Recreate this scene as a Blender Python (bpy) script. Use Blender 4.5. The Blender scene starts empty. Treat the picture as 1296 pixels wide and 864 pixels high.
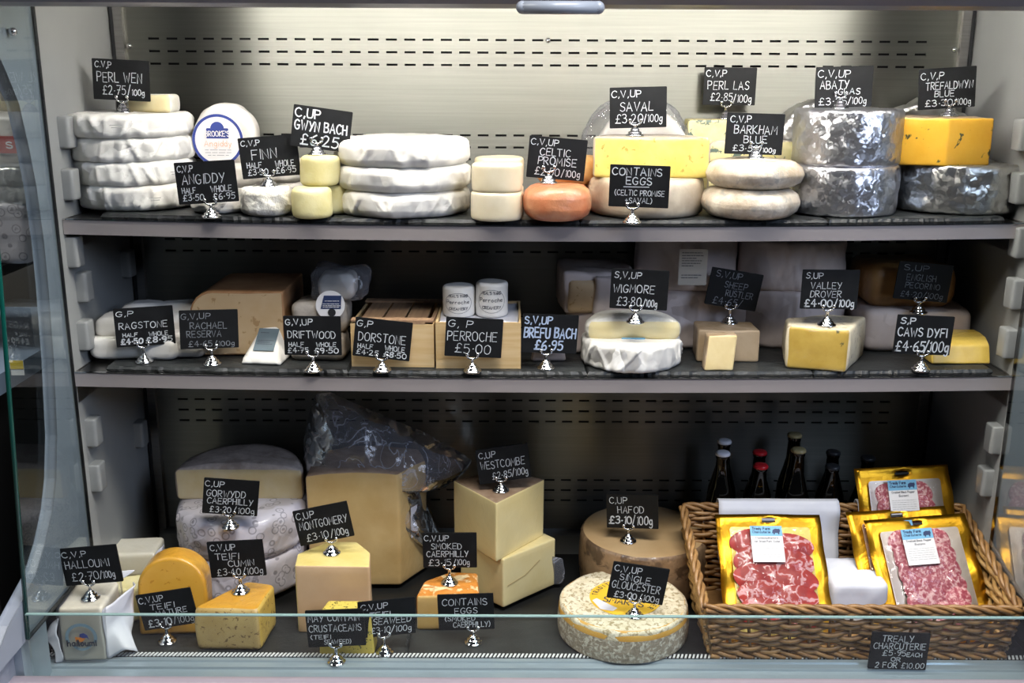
import bpy, math, random
from mathutils import Vector, Matrix, noise
random.seed(7)
SC = bpy.context.scene
COL = SC.collection
Z0 = 1.33                       # height of the top shelf above the shop floor
PI = math.pi
# ------------------------------------------------------------------ camera
F, PITCH, ROLL = 1302.1, math.radians(14.815), math.radians(0.258)
# lights of the place and one added lamp (name, position, aim, width, height, power, colour)
LAMP = 70
ROT = .25
EXPOSURE = 0.0
WORLD = ((.60, .68, .88, 1), .032)
LIGHTS = [('shop_window', (2.2, -2.2, 1.2), (-.4, 0, -.5), 1.4, 1.2, 42, (.62, .74, 1)),
          ('overhead_lamp', (.35, -.95, 1.55), (0, -.1, -.8), 1.4, .4, 56, (1, .98, .94)),
          ('overhead_lamp', (-2.3, -.7, 1.6), (-1.2, .2, 0), .6, .6, 25, (1, .97, .92))]  # last lamp is added to brighten the packets on the side rack
CX, CH, CD = -0.0608, 0.2637, 1.8416
_yw = math.radians(-0.075)
FW = Vector((-math.sin(_yw)*math.cos(PITCH), math.cos(_yw)*math.cos(PITCH), -math.sin(PITCH)))
_r = Vector((math.cos(_yw), math.sin(_yw), 0)); _u = _r.cross(FW)
RT = math.cos(ROLL)*_r + math.sin(ROLL)*_u
UP = -math.sin(ROLL)*_r + math.cos(ROLL)*_u
CAM = Vector((CX, -CD, CH))
def ray(u, v): return FW*F + RT*(u-648) - UP*(v-432)
def atz(u, v, z):
    d = ray(u, v); return CAM + d*((z-CAM.z)/d.z)
def aty(u, v, y):
    d = ray(u, v); return CAM + d*((y-CAM.y)/d.y)
def atx(u, v, x):
    d = ray(u, v); return CAM + d*((x-CAM.x)/d.x)
def ppm(p): return F/((Vector(p)-CAM).dot(FW))
HW = 0.8675
SHELF = {'T': (0.0, .0095), 'S': (-.2807, .0085), 'B': (-.795, 0)}
def surf(k, x):
    z, s = SHELF[k]
    return z + .0105 - s*max(0, 1-(x/HW)**2)
def on(u, v, k):
    z = surf(k, 0)
    for _ in range(6):
        p = atz(u, v, z); z = surf(k, p.x)
    return Vector((p.x, p.y, z))

# ------------------------------------------------------------------ materials
def lin(c):
    if isinstance(c, str):
        c = c.lstrip('#'); c = [int(c[i:i+2], 16)/255 for i in (0, 2, 4)]
    return tuple((x/12.92 if x <= .04045 else ((x+.055)/1.055)**2.4) for x in c) + (1,)
def new_mat(name):
    m = bpy.data.materials.new(name); m.use_nodes = True
    nt = m.node_tree; b = nt.nodes['Principled BSDF']
    return m, nt, b
def coords(nt, scale=(1, 1, 1)):
    tc = nt.nodes.new('ShaderNodeTexCoord'); mp = nt.nodes.new('ShaderNodeMapping')
    mp.inputs['Scale'].default_value = scale
    oi = nt.nodes.new('ShaderNodeObjectInfo'); ad = nt.nodes.new('ShaderNodeVectorMath'); ad.operation = 'ADD'
    sc = nt.nodes.new('ShaderNodeMath'); sc.operation = 'MULTIPLY'; sc.inputs[1].default_value = 9.0
    nt.links.new(oi.outputs['Random'], sc.inputs[0]); nt.links.new(tc.outputs['Object'], ad.inputs[0]); nt.links.new(sc.outputs[0], ad.inputs[1])
    nt.links.new(ad.outputs[0], mp.inputs['Vector']); return mp.outputs['Vector']
def noise_tex(nt, vec, scale, detail=4, rough=.55, dist=0):
    n = nt.nodes.new('ShaderNodeTexNoise'); n.inputs['Scale'].default_value = scale
    n.inputs['Detail'].default_value = detail; n.inputs['Roughness'].default_value = rough
    n.inputs['Distortion'].default_value = dist
    nt.links.new(vec, n.inputs['Vector']); return n.outputs['Fac']
def ramp(nt, fac, stops):
    r = nt.nodes.new('ShaderNodeValToRGB'); e = r.color_ramp.elements
    while len(e) < len(stops): e.new(.5)
    for i, (p, c) in enumerate(stops): e[i].position = p; e[i].color = c if len(c) == 4 else c+(1,)
    nt.links.new(fac, r.inputs['Fac']); return r.outputs['Color']
def mix(nt, fac, a, b):
    m = nt.nodes.new('ShaderNodeMix'); m.data_type = 'RGBA'
    for s, v in ((0, fac), (6, a), (7, b)):
        if isinstance(v, (float, int)): m.inputs[s].default_value = v
        elif isinstance(v, tuple): m.inputs[s].default_value = v
        else: nt.links.new(v, m.inputs[s])
    return m.outputs[2]
def bump(nt, b, h, strength, dist=.002, coat=False):
    n = nt.nodes.new('ShaderNodeBump'); n.inputs['Strength'].default_value = strength
    n.inputs['Distance'].default_value = dist
    nt.links.new(h, n.inputs['Height'])
    nt.links.new(n.outputs['Normal'], b.inputs['Coat Normal' if coat else 'Normal'])
BW = lambda a, b: [(a, (0, 0, 0, 1)), (b, (1, 1, 1, 1))]
def mat(name, c1, c2=None, scale=30, rough=.6, metal=0, bs=0, bscale=60, bdist=.002, film=0, lo=.35, hi=.65,
        speck=None, speck_scale=120, speck_at=(0.545, 0.585), stretch=(1, 1, 1), sss=0, spec=.5):
    """colour c1..c2 by noise, optional specks, bump and a clear film coat with wrinkles"""
    m, nt, b = new_mat(name); v = coords(nt, stretch)
    c = lin(c1)
    if c2:
        f = noise_tex(nt, v, scale, 5)
        c = ramp(nt, f, [(lo, lin(c1)), (hi, lin(c2))])
    if speck:
        s = ramp(nt, noise_tex(nt, v, speck_scale, 3, .6, .6), BW(*speck_at))
        c = mix(nt, s, c, lin(speck))
    if isinstance(c, tuple): b.inputs['Base Color'].default_value = c
    else: nt.links.new(c, b.inputs['Base Color'])
    b.inputs['Roughness'].default_value = rough; b.inputs['Metallic'].default_value = metal
    b.inputs['Specular IOR Level'].default_value = spec
    if bs: bump(nt, b, noise_tex(nt, v, bscale, 5, .6), bs, bdist)
    if film:
        b.inputs['Coat Weight'].default_value = film; b.inputs['Coat Roughness'].default_value = .08
        w = nt.nodes.new('ShaderNodeTexNoise'); w.inputs['Scale'].default_value = 24; w.inputs['Detail'].default_value = 5
        w.inputs['Distortion'].default_value = 2.2; nt.links.new(v, w.inputs['Vector'])
        bump(nt, b, w.outputs['Fac'], .9, .006, coat=True)
    if sss:
        b.inputs['Subsurface Weight'].default_value = sss; b.inputs['Subsurface Radius'].default_value = (.012, .008, .004)
    return m
def voronoi(nt, vec, scale, feat='F1', out='Distance'):
    n = nt.nodes.new('ShaderNodeTexVoronoi'); n.feature = feat; n.inputs['Scale'].default_value = scale
    nt.links.new(vec, n.inputs['Vector']); return n.outputs[out]
def math_node(nt, op, a, b=0.0):
    n = nt.nodes.new('ShaderNodeMath'); n.operation = op
    for i, x in enumerate((a, b)):
        if isinstance(x, (int, float)): n.inputs[i].default_value = x
        else: nt.links.new(x, n.inputs[i])
    return n.outputs[0]
def facets(nt, b, vec, layers, target='Normal', warp=.02):
    """crumpled look: each small cell of the sheet is tilted its own way"""
    nz = nt.nodes.new('ShaderNodeTexNoise'); nz.inputs['Scale'].default_value = 30; nt.links.new(vec, nz.inputs['Vector'])
    def vm(op, a, c):
        n = nt.nodes.new('ShaderNodeVectorMath'); n.operation = op
        for i, x in enumerate((a, c)):
            if x is None: continue
            if isinstance(x, tuple): n.inputs[i].default_value = x
            elif isinstance(x, float): n.inputs[3].default_value = x
            else: nt.links.new(x, n.inputs[i])
        return n.outputs[0]
    w = vm('SCALE', vm('SUBTRACT', nz.outputs['Color'], (.5, .5, .5)), warp); v2 = vm('ADD', vec, w)
    acc = nt.nodes.new('ShaderNodeNewGeometry').outputs['Normal']
    for sc, k in layers:
        vo = nt.nodes.new('ShaderNodeTexVoronoi'); vo.inputs['Scale'].default_value = sc; nt.links.new(v2, vo.inputs['Vector'])
        acc = vm('ADD', acc, vm('SCALE', vm('SUBTRACT', vo.outputs['Color'], (.5, .5, .5)), k))
    r_ = vm('NORMALIZE', acc, None)
    if b: nt.links.new(r_, b.inputs[target])
    return r_
def foil_mat(name, c, rough=.22, sc=40, strength=1.0):
    m, nt, b = new_mat(name); v = coords(nt)
    b.inputs['Base Color'].default_value = lin(c); b.inputs['Metallic'].default_value = 1; b.inputs['Roughness'].default_value = rough
    n1 = noise_tex(nt, v, sc, 6, .65, 1.5); ab = math_node(nt, 'ABSOLUTE', math_node(nt, 'SUBTRACT', n1, .5))
    vo = voronoi(nt, v, sc*1.3)
    h = math_node(nt, 'ADD', math_node(nt, 'MULTIPLY', ab, 2.2), math_node(nt, 'MULTIPLY', vo, .5))
    if strength > .5: facets(nt, b, v, ((sc*2, .3), (sc*5, .26)), warp=.03)
    else: bump(nt, b, h, strength, .006)
    return m
def paper_mat(name, c1, c2, crease=.7, sc=14, rough=.55, film=0, coat=.15):
    m, nt, b = new_mat(name); v = coords(nt)
    nt.links.new(ramp(nt, noise_tex(nt, v, 18, 4), [(.3, lin(c1)), (.7, lin(c2))]), b.inputs['Base Color'])
    b.inputs['Roughness'].default_value = rough; b.inputs['Coat Weight'].default_value = coat; b.inputs['Coat Roughness'].default_value = .25
    n1 = noise_tex(nt, v, sc, 3, .5, 1.8); ab = math_node(nt, 'ABSOLUTE', math_node(nt, 'SUBTRACT', n1, .5))
    vo = voronoi(nt, v, sc*.9)
    h = math_node(nt, 'ADD', math_node(nt, 'MULTIPLY', math_node(nt, 'POWER', ab, .6), 1.6), math_node(nt, 'MULTIPLY', vo, .45))
    facets(nt, b, v, ((sc*1.7, crease*.6), (sc*3.5, crease*.3))); return m
def veined_mat(name, c1, c2, vein, lo=.6, hi=.66, sc=55, film=.3):
    m = mat(name, c1, c2, 25, .45, bs=.25, bscale=90, film=film, speck=vein, speck_scale=sc, speck_at=(lo, hi)); return m
def glass_mat(name, tint, refl=1.0):
    m = bpy.data.materials.new(name); m.use_nodes = True; nt = m.node_tree; nt.nodes.clear()
    o = nt.nodes.new('ShaderNodeOutputMaterial'); mx = nt.nodes.new('ShaderNodeMixShader')
    t = nt.nodes.new('ShaderNodeBsdfTransparent'); g = nt.nodes.new('ShaderNodeBsdfGlossy'); fr = nt.nodes.new('ShaderNodeFresnel')
    t.inputs['Color'].default_value = tint; g.inputs['Roughness'].default_value = .01; fr.inputs['IOR'].default_value = 1.45
    f = math_node(nt, 'MULTIPLY', fr.outputs[0], refl)
    nt.links.new(f, mx.inputs[0]); nt.links.new(t.outputs[0], mx.inputs[1]); nt.links.new(g.outputs[0], mx.inputs[2])
    nt.links.new(mx.outputs[0], o.inputs['Surface']); return m
def film_mat(name, fog=.12, gloss=.5, tint=(.8, .83, .92, 1), rough=.1, bstr=.8, bsc=22, glint=0):
    m = bpy.data.materials.new(name); m.use_nodes = True; nt = m.node_tree; nt.nodes.clear()
    o = nt.nodes.new('ShaderNodeOutputMaterial'); t = nt.nodes.new('ShaderNodeBsdfTransparent')
    g = nt.nodes.new('ShaderNodeBsdfGlossy'); d = nt.nodes.new('ShaderNodeBsdfDiffuse'); g.inputs['Roughness'].default_value = rough
    d.inputs['Color'].default_value = tint; m1 = nt.nodes.new('ShaderNodeMixShader'); m2 = nt.nodes.new('ShaderNodeMixShader')
    nrm = facets(nt, None, coords(nt), ((bsc*2.5, bstr*.35), (bsc*6, bstr*.25)), warp=.04)
    nt.links.new(nrm, g.inputs['Normal'])
    lw = nt.nodes.new('ShaderNodeLayerWeight'); lw.inputs['Blend'].default_value = .35; pass
    f1 = math_node(nt, 'ADD', math_node(nt, 'MULTIPLY', lw.outputs['Facing'], fog*1.6), fog*.4)
    if glint:                                           # thin white crease highlights mixed into the film colour
        rn = math_node(nt, 'ABSOLUTE', math_node(nt, 'SUBTRACT', noise_tex(nt, coords(nt), bsc*.8, 3, .55, 1.2), .5))
        f1 = math_node(nt, 'ADD', f1, math_node(nt, 'MULTIPLY', ramp(nt, rn, [(.0, (1, 1, 1, 1)), (.022, (0, 0, 0, 1))]), glint))
    nt.links.new(f1, m1.inputs[0]); nt.links.new(t.outputs[0], m1.inputs[1]); nt.links.new(d.outputs[0], m1.inputs[2])
    f2 = math_node(nt, 'MULTIPLY', lw.outputs['Fresnel'], gloss)
    nt.links.new(f2, m2.inputs[0]); nt.links.new(m1.outputs[0], m2.inputs[1]); nt.links.new(g.outputs[0], m2.inputs[2])
    nt.links.new(m2.outputs[0], o.inputs['Surface']); return m
def steel_mat(name, c, rough, st=(.6, 40, 40), bs=.05, var=.12):
    m, nt, b = new_mat(name); v = coords(nt, st)
    n = noise_tex(nt, v, 6, 5, .6)
    c0 = lin(c); lo = tuple(x*(1-var) for x in c0[:3])+(1,); hi = tuple(min(1, x*(1+var)) for x in c0[:3])+(1,)
    nt.links.new(ramp(nt, n, [(.3, lo), (.7, hi)]), b.inputs['Base Color'])
    b.inputs['Metallic'].default_value = 1; b.inputs['Roughness'].default_value = rough
    b.inputs['Anisotropic'].default_value = .9; b.inputs['Anisotropic Rotation'].default_value = ROT
    tg = nt.nodes.new('ShaderNodeCombineXYZ'); tg.inputs[0].default_value = 1; nt.links.new(tg.outputs[0], b.inputs['Tangent'])
    if bs: bump(nt, b, n, bs, .001)
    return m

M = {}
M['steel'] = steel_mat('brushed_steel', '#8b8b84', .40, var=.07)
M['rail'] = mat('rail_steel', '#bfb6b4', rough=.42, metal=.55)
M['steel_dark'] = steel_mat('shelf_steel', '#9c9a98', .3)
M['chrome'] = mat('chrome', '#d8d8d8', rough=.08, metal=1)
M['wallgrey'] = mat('grey_wall_plastic', '#8f918f', '#949694', 8, .38)
M['cheek'] = mat('pale_grey_plastic', '#9299a6', rough=.3)
M['canopy'] = mat('canopy_grey', '#85858f', rough=.3)
M['seam'] = mat('black_gasket', '#141518', rough=.6)
M['sill'] = mat('sill_profile', '#9dabb5', rough=.28, metal=.35)
M['kick'] = mat('kick_panel', '#b5a9b4', rough=.35)
M['white'] = mat('white_plastic', '#d9dadb', rough=.4)
M['black'] = mat('dark_void', '#0b0b0c', rough=.8)
M['slate'] = mat('slate', '#202223', '#2c2f2f', 14, .5, bs=.55, bscale=40, bdist=.004)
M['deck'] = mat('deck_tray', '#181919', '#1e1f1f', 10, .5, bs=.2, bscale=40)
M['board'] = mat('blackboard', '#0d0e10', '#17191b', 30, .6, lo=.45, hi=.8, spec=.3)
M['chalk'] = mat('chalk_ink', '#dfe3e6', '#b9bec3', 120, .8)
M['chalkblue'] = mat('chalk_ink_pale_blue', '#c3d2ea', '#a9bbd6', 120, .8)
M['chalkdim'] = mat('chalk_ink_shaded', '#8d9298', '#6b7076', 120, .8)  # shelf shade put into the chalk colour of the dim boards
M['ink'] = mat('dark_ink', '#3a3c48', rough=.7)
M['inkblue'] = mat('blue_ink', '#2f3f86', rough=.6)
M['inkpale'] = mat('pale_ink', '#a9a9a6', rough=.7)
M['inkpeach'] = mat('peach_ink', '#e9b795', rough=.6)
M['inkgrey'] = mat('grey_ink', '#7b8089', rough=.7)
M['paper'] = paper_mat('white_wax_paper', '#f1efe9', '#e6e3db')
M['paper2'] = paper_mat('white_paper_soft', '#f2f0ea', '#e4e0d8', .45, 10)
M['paperflat'] = mat('flat_paper', '#e9e9ee', '#dcdde6', 12, .6, bs=.15, bscale=20)
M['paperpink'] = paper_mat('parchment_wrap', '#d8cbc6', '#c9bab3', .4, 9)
M['papershine'] = paper_mat('glossy_wrap', '#ece8e2', '#d9d2c8', .6, 16, .3, coat=.6)
M['foil'] = foil_mat('silver_foil', '#e6e6ea', .34)
M['foil_old'] = foil_mat('crumpled_foil', '#d2d1cd', .34, 30, 1.0)
M['goldfoil'] = foil_mat('gold_foil', '#e0a62c', .33, 10, .2)
M['goldboard'] = foil_mat('gold_board', '#b8a15c', .3, 90, .08)
M['clear'] = film_mat('clear_film')
M['bagfilm'] = film_mat('bag_film', .18, .9, (.86, .88, .97, 1), .14, .9, 16, .35)
M['glass'] = glass_mat('clear_glass', (.95, .98, .97, 1), .3)
M['glassedge'] = mat('green_glass_edge', '#0c4a42', rough=.15)
M['glasstop'] = mat('polished_glass_edge', '#8aa6a3', rough=.15)
M['cream'] = mat('cream_paste', '#efe2b6', '#e9d8a2', 30, .5, bs=.2, bscale=70, sss=.05)
M['palecream'] = mat('pale_cream_rind', '#efe3c6', '#e7d8b4', 20, .5, bs=.35, bscale=26, film=.35)
M['drum'] = mat('pale_yellow_rind', '#ece3b0', '#e3d796', 25, .55, bs=.5, bscale=45, bdist=.003)
M['bloomy'] = mat('white_bloomy_rind', '#f2efe6', '#e4dfcf', 30, .8, bs=.9, bscale=90, bdist=.004)
M['wash'] = mat('orange_washed_rind', '#d99468', '#c9744c', 24, .4, bs=.6, bscale=36, bdist=.004, film=.7)
M['washpale'] = mat('amber_rind', '#dfb271', '#cf9450', 24, .5, bs=.4, bscale=40, film=.4)
M['greyrind'] = mat('grey_rind', '#d8cbb4', '#bfae95', 22, .5, bs=.4, bscale=36, film=.6)
M['yellowpaste'] = mat('yellow_paste', '#ead97c', '#e2cc68', 22, .42, bs=.3, bscale=60, film=.35, speck='#bda24a', speck_scale=70, speck_at=(0.605, 0.645))
M['blurind'] = mat('mottled_blue_rind', '#e9dfce', '#b9a68c', 24, .6, bs=.7, bscale=60, bdist=.004, film=.3, speck='#a6a39a', speck_scale=45, speck_at=(0.550, 0.750))
M['veined'] = veined_mat('veined_paste', '#ece2ad', '#e5d78f', '#5f6f64', .55, .60, 48)
M['orangeblue'] = veined_mat('orange_veined_paste', '#f2b93c', '#eeb02f', '#4f4a2a', .61, .64, 34)
M['orangerind'] = mat('orange_paste', '#efb02f', '#e4a226', 20, .45)
M['tanrind'] = mat('tan_rind', '#b98d63', '#9e7048', 18, .6, bs=.3, bscale=40)
M['tanpaste'] = mat('tan_paste', '#d9bd95', '#d1b084', 16, .5, bs=.12, bscale=60, speck='#b99468', speck_scale=60, speck_at=(0.625, 0.675))
M['ash'] = mat('ash_rind', '#8d8377', '#c8bdaf', 30, .6, bs=.7, bscale=60, film=.6, lo=.3, hi=.7)
M['wood'] = mat('poplar_wood', '#d9bd8e', '#cfae7a', 7, .6, bs=.2, bscale=10, stretch=(1, 6, 20))
M['wooddark'] = mat('aged_wood', '#a88867', '#94745a', 7, .6, bs=.2, bscale=10, stretch=(20, 1, 6))
M['speckle'] = mat('flecked_ivory_rind', '#e8dcc0', '#dccdab', 20, .6, bs=.4, bscale=60, film=.3, speck='#a78f78', speck_scale=90, speck_at=(0.580, 0.700))
M['rustpaste'] = mat('ivory_paste', '#e3cf9c', '#d8c088', 20, .5, bs=.3, bscale=50, film=.25)
M['rustrind'] = mat('brown_rind', '#b6a085', '#98805f', 30, .6, bs=.5, bscale=60, film=.3)
M['olivepaste'] = mat('olive_paste', '#cfae55', '#c09d45', 24, .4, bs=.3, bscale=60, film=.8, speck='#5d5a3a', speck_scale=38, speck_at=(0.645, 0.685))
M['caerphilly'] = mat('ivory_crumbly_paste', '#ead9b0', '#e0c88f', 14, .5, bs=.3, bscale=50, film=.6)
M['caerrind'] = mat('grey_mould_rind', '#d6c8be', '#a6968a', 26, .75, bs=.9, bscale=70, bdist=.004, film=.4)
M['cheddar'] = mat('cheddar_paste', '#ddbf85', '#d3b175', 16, .45, bs=.15, bscale=50, film=.6)
M['cheddarrind'] = mat('cheddar_cloth_rind', '#bfa691', '#a88d77', 26, .7, bs=.6, bscale=70, film=.5)
M['montpaste'] = mat('pinkish_cheddar_face', '#dcbc95', '#d3b088', 12, .45, bs=.15, bscale=40, film=.3)
M['monttop'] = mat('yellow_cheddar_top', '#e3d28c', '#dac676', 14, .45, bs=.25, bscale=40, film=.25)
M['westpaste'] = mat('pale_cheddar', '#ecdca6', '#e6d396', 10, .42, bs=.1, bscale=40, film=.35)
M['westrind'] = mat('brown_cloth_rind', '#a99077', '#8b7058', 40, .7, bs=.4, bscale=90)
M['smoked'] = mat('smoked_orange_rind', '#d8913f', '#c67a2b', 30, .5, bs=.4, bscale=60, film=.3, speck='#efd6a5', speck_scale=30, speck_at=(0.525, 0.585))
M['smokedpaste'] = mat('smoked_paste', '#e0bb78', '#d6ac62', 18, .5, bs=.25, bscale=60)
M['gold'] = mat('golden_paste', '#e4b04a', '#dca43c', 14, .38, bs=.15, bscale=60, film=.45, speck='#c98c2c', speck_scale=80, speck_at=(0.625, 0.665))
M['goldtop'] = mat('golden_waxed_rind', '#d9a63c', '#cf9631', 14, .35, bs=.25, bscale=30, film=.7)
M['cumin'] = mat('cumin_rind', '#c9ad70', '#b8985a', 14, .5, bs=.4, bscale=50, film=.6, speck='#7d5f33', speck_scale=110, speck_at=(0.605, 0.645))
M['cuminside'] = mat('cumin_paste', '#d6b760', '#cba950', 14, .45, bs=.2, bscale=50, film=.5, speck='#8a6a34', speck_scale=120, speck_at=(0.605, 0.645))
M['seaweed'] = mat('flecked_yellow_paste', '#dcc561', '#d2b950', 14, .5, bs=.2, bscale=50, speck='#4c4f2a', speck_scale=130, speck_at=(0.605, 0.635))
M['hafodtop'] = mat('buttered_cloth_top', '#c2a479', '#b8986c', 8, .55, bs=.12, bscale=70, film=.12)
M['hafodside'] = mat('brown_mottled_rind', '#a08466', '#7e6449', 22, .6, bs=.6, bscale=50, film=.5, speck='#5c4734', speck_scale=26, speck_at=(0.525, 0.605))
M['gloster'] = mat('mottled_white_rind', '#e0d8c2', '#cfc4a6', 40, .75, bs=.9, bscale=120, bdist=.003, speck='#a0906c', speck_scale=110, speck_at=(0.500, 0.620))
M['glostside'] = mat('grey_mottled_rind', '#b3a590', '#978974', 40, .75, bs=.9, bscale=120, bdist=.003, speck='#ddd5c2', speck_scale=100, speck_at=(0.500, 0.600))
M['glostedge'] = mat('bare_yellow_edge', '#d9ac55', '#cf9c42', 20, .5, bs=.3, bscale=60)
M['yellowlabel'] = mat('yellow_label', '#ecc33f', '#e7ba33', 8, .5)
M['halloumi'] = mat('white_brined_cheese', '#f0ead6', '#e7dfc6', 14, .5, bs=.35, bscale=30, film=.3)
M['lightblue'] = mat('light_blue_print', '#79b6d8', rough=.5)
M['navy'] = mat('navy_print', '#25365f', rough=.5)
M['slateblue'] = mat('grey_blue_label', '#5f6f78', rough=.5)
M['greyblue'] = mat('muted_blue_print', '#7f98a6', rough=.6)
M['orangeprint'] = mat('orange_print', '#e58a3a', rough=.6)
M['labelwhite'] = mat('white_label', '#ece9e8', rough=.5)
M['lamp'] = None
M['wicker'] = mat('willow', '#ab8352', '#7c5834', 40, .4, bs=.3, bscale=90, lo=.3, hi=.7)
M['wickerpale'] = mat('pale_willow', '#c29d63', '#98703f', 40, .4, bs=.3, bscale=90, lo=.3, hi=.7)
M['bottle'] = mat('dark_brown_glass', '#080604', rough=.06)
M['capsilver'] = mat('silver_cap', '#e6e8f0', rough=.35)
M['capred'] = mat('red_cap', '#d8262f', rough=.35)
M['capgold'] = mat('gold_cap', '#b3a578', rough=.3)
M['capdark'] = mat('dark_cap', '#34363a', rough=.4)
M['floor'] = mat('shop_floor', '#5f5a55', '#6a655f', 3, .5)
M['roomwall'] = mat('shop_wall', '#6b6764', '#716d69', 2, .7)
M['red'] = mat('red_print', '#c23a32', rough=.4)
M['bench'] = mat('pale_blue_bench', '#9fb2cc', rough=.4)
M['yellow'] = mat('yellow_tag', '#d8b93c', rough=.5)
def salami():
    m, nt, b = new_mat('salami'); v = coords(nt)
    n = noise_tex(nt, v, 130, 3, .6, .5)
    c = ramp(nt, n, [(.38, lin('#9a4350')), (.5, lin('#b3606a')), (.6, lin('#dcb0ae'))])
    nt.links.new(c, b.inputs['Base Color']); b.inputs['Roughness'].default_value = .4
    b.inputs['Coat Weight'].default_value = .25; b.inputs['Coat Roughness'].default_value = .06; b.inputs['Specular IOR Level'].default_value = .15
    bump(nt, b, noise_tex(nt, v, 40, 4, .6, 2), .9, .005, coat=True); return m
def coppa():
    m, nt, b = new_mat('cured_pork'); v = coords(nt)
    nzc = nt.nodes.new('ShaderNodeTexNoise'); nzc.inputs['Scale'].default_value = 38; nzc.inputs['Detail'].default_value = 3; nt.links.new(v, nzc.inputs['Vector'])
    wv = nt.nodes.new('ShaderNodeVectorMath'); wv.operation = 'MULTIPLY_ADD'; wv.inputs[1].default_value = (.045, .045, .045); nt.links.new(nzc.outputs['Color'], wv.inputs[0]); nt.links.new(v, wv.inputs[2])
    vo = voronoi(nt, wv.outputs[0], 24, 'DISTANCE_TO_EDGE')
    n = noise_tex(nt, v, 90, 4, .7, .8)
    e = math_node(nt, 'ADD', vo, math_node(nt, 'MULTIPLY', n, .25))
    c = ramp(nt, e, [(.155, lin('#cf9a9a')), (.19, lin('#a8382f')), (.36, lin('#9c302c')), (.7, lin('#722029'))])
    nt.links.new(c, b.inputs['Base Color']); b.inputs['Roughness'].default_value = .4
    b.inputs['Coat Weight'].default_value = .2; b.inputs['Coat Roughness'].default_value = .06; b.inputs['Specular IOR Level'].default_value = .15
    bump(nt, b, noise_tex(nt, v, 40, 4, .6, 2), .8, .005, coat=True); return m
M['salami'] = salami(); M['coppa'] = coppa()
def emblem_paper():
    m, nt, b = new_mat('printed_wrapping_paper'); v = coords(nt)
    d = voronoi(nt, v, 44); a = math_node(nt, 'ABSOLUTE', math_node(nt, 'SUBTRACT', d, .36))
    ring = ramp(nt, a, [(.03, (1, 1, 1, 1)), (.06, (0, 0, 0, 1))])
    inner = ramp(nt, math_node(nt, 'ADD', d, math_node(nt, 'MULTIPLY', noise_tex(nt, v, 260, 2), .35)), [(.30, (1, 1, 1, 1)), (.34, (0, 0, 0, 1))])
    f = math_node(nt, 'MULTIPLY', math_node(nt, 'MAXIMUM', ring, inner), .6)
    c = mix(nt, f, lin('#ddd9e2'), lin('#77747f'))
    nt.links.new(c, b.inputs['Base Color']); b.inputs['Roughness'].default_value = .4
    b.inputs['Coat Weight'].default_value = .5; b.inputs['Coat Roughness'].default_value = .12
    n1 = noise_tex(nt, v, 14, 3, .5, 1.8); ab = math_node(nt, 'ABSOLUTE', math_node(nt, 'SUBTRACT', n1, .5))
    facets(nt, b, v, ((22, .25), (50, .15))); return m
M['emblem'] = emblem_paper()

# ------------------------------------------------------------------ objects
def thing(name, label, cat, loc, rz=0, group=None, kind=None):
    o = bpy.data.objects.new(name, None); COL.objects.link(o); o.empty_display_size = .02
    o.location = loc; o.rotation_euler = (0, 0, rz); tag(o, label, cat, group, kind); return o
def tag(o, label, cat=None, group=None, kind=None):
    o['label'] = label
    if cat: o['category'] = cat
    if group: o['group'] = group
    if kind: o['kind'] = kind
    return o
def obj(name, geo, m, parent=None, loc=None, smooth=True, rot=None):
    """geo = (verts, faces) or a mesh to share"""
    if isinstance(geo, bpy.types.Mesh): me = geo
    else:
        me = bpy.data.meshes.new(name); me.from_pydata([tuple(v) for v in geo[0]], [], [tuple(f) for f in geo[1]])
        me.materials.append(m)
        if smooth: me.polygons.foreach_set('use_smooth', [True]*len(me.polygons))
        me.update()
    o = bpy.data.objects.new(name, me); COL.objects.link(o)
    if parent: o.parent = parent
    if loc is not None: o.location = loc
    if rot is not None: o.rotation_euler = rot
    return o
def join(*gs):
    V, Fc = [], []
    for v, f in gs:
        n = len(V); V += [Vector(a) for a in v]; Fc += [tuple(i+n for i in q) for q in f]
    return V, Fc
def move(g, t=(0, 0, 0), rx=0, ry=0, rz=0, s=1):
    m = Matrix.Translation(t) @ Matrix.Rotation(rz, 4, 'Z') @ Matrix.Rotation(ry, 4, 'Y') @ Matrix.Rotation(rx, 4, 'X') @ Matrix.Scale(s, 4)
    return [m @ Vector(v) for v in g[0]], g[1]
def box(x0, x1, y0, y1, z0, z1, b=0):
    """box with chamfered edges (b)"""
    if not b:
        v = [(x, y, z) for x in (x0, x1) for y in (y0, y1) for z in (z0, z1)]
        return v, [(0, 1, 3, 2), (4, 6, 7, 5), (0, 4, 5, 1), (2, 3, 7, 6), (0, 2, 6, 4), (1, 5, 7, 3)]
    return loft([(x, y, 0) for x, y in ((x0, y0), (x1, y0), (x1, y1), (x0, y1))], z1-z0, z=z0, er=b, cr=b, n=0, rows=2)[0]
def lathe(prof, n=32):
    V, Fc = [], []
    for r, z in prof:
        for i in range(n):
            a = 2*PI*i/n; V.append((r*math.cos(a), r*math.sin(a), z))
    for k in range(len(prof)-1):
        for i in range(n):
            j = (i+1) % n; Fc.append((k*n+i, k*n+j, (k+1)*n+j, (k+1)*n+i))
    Fc.append(tuple(range(n))[::-1]); Fc.append(tuple((len(prof)-1)*n+i for i in range(n)))
    return V, Fc
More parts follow.
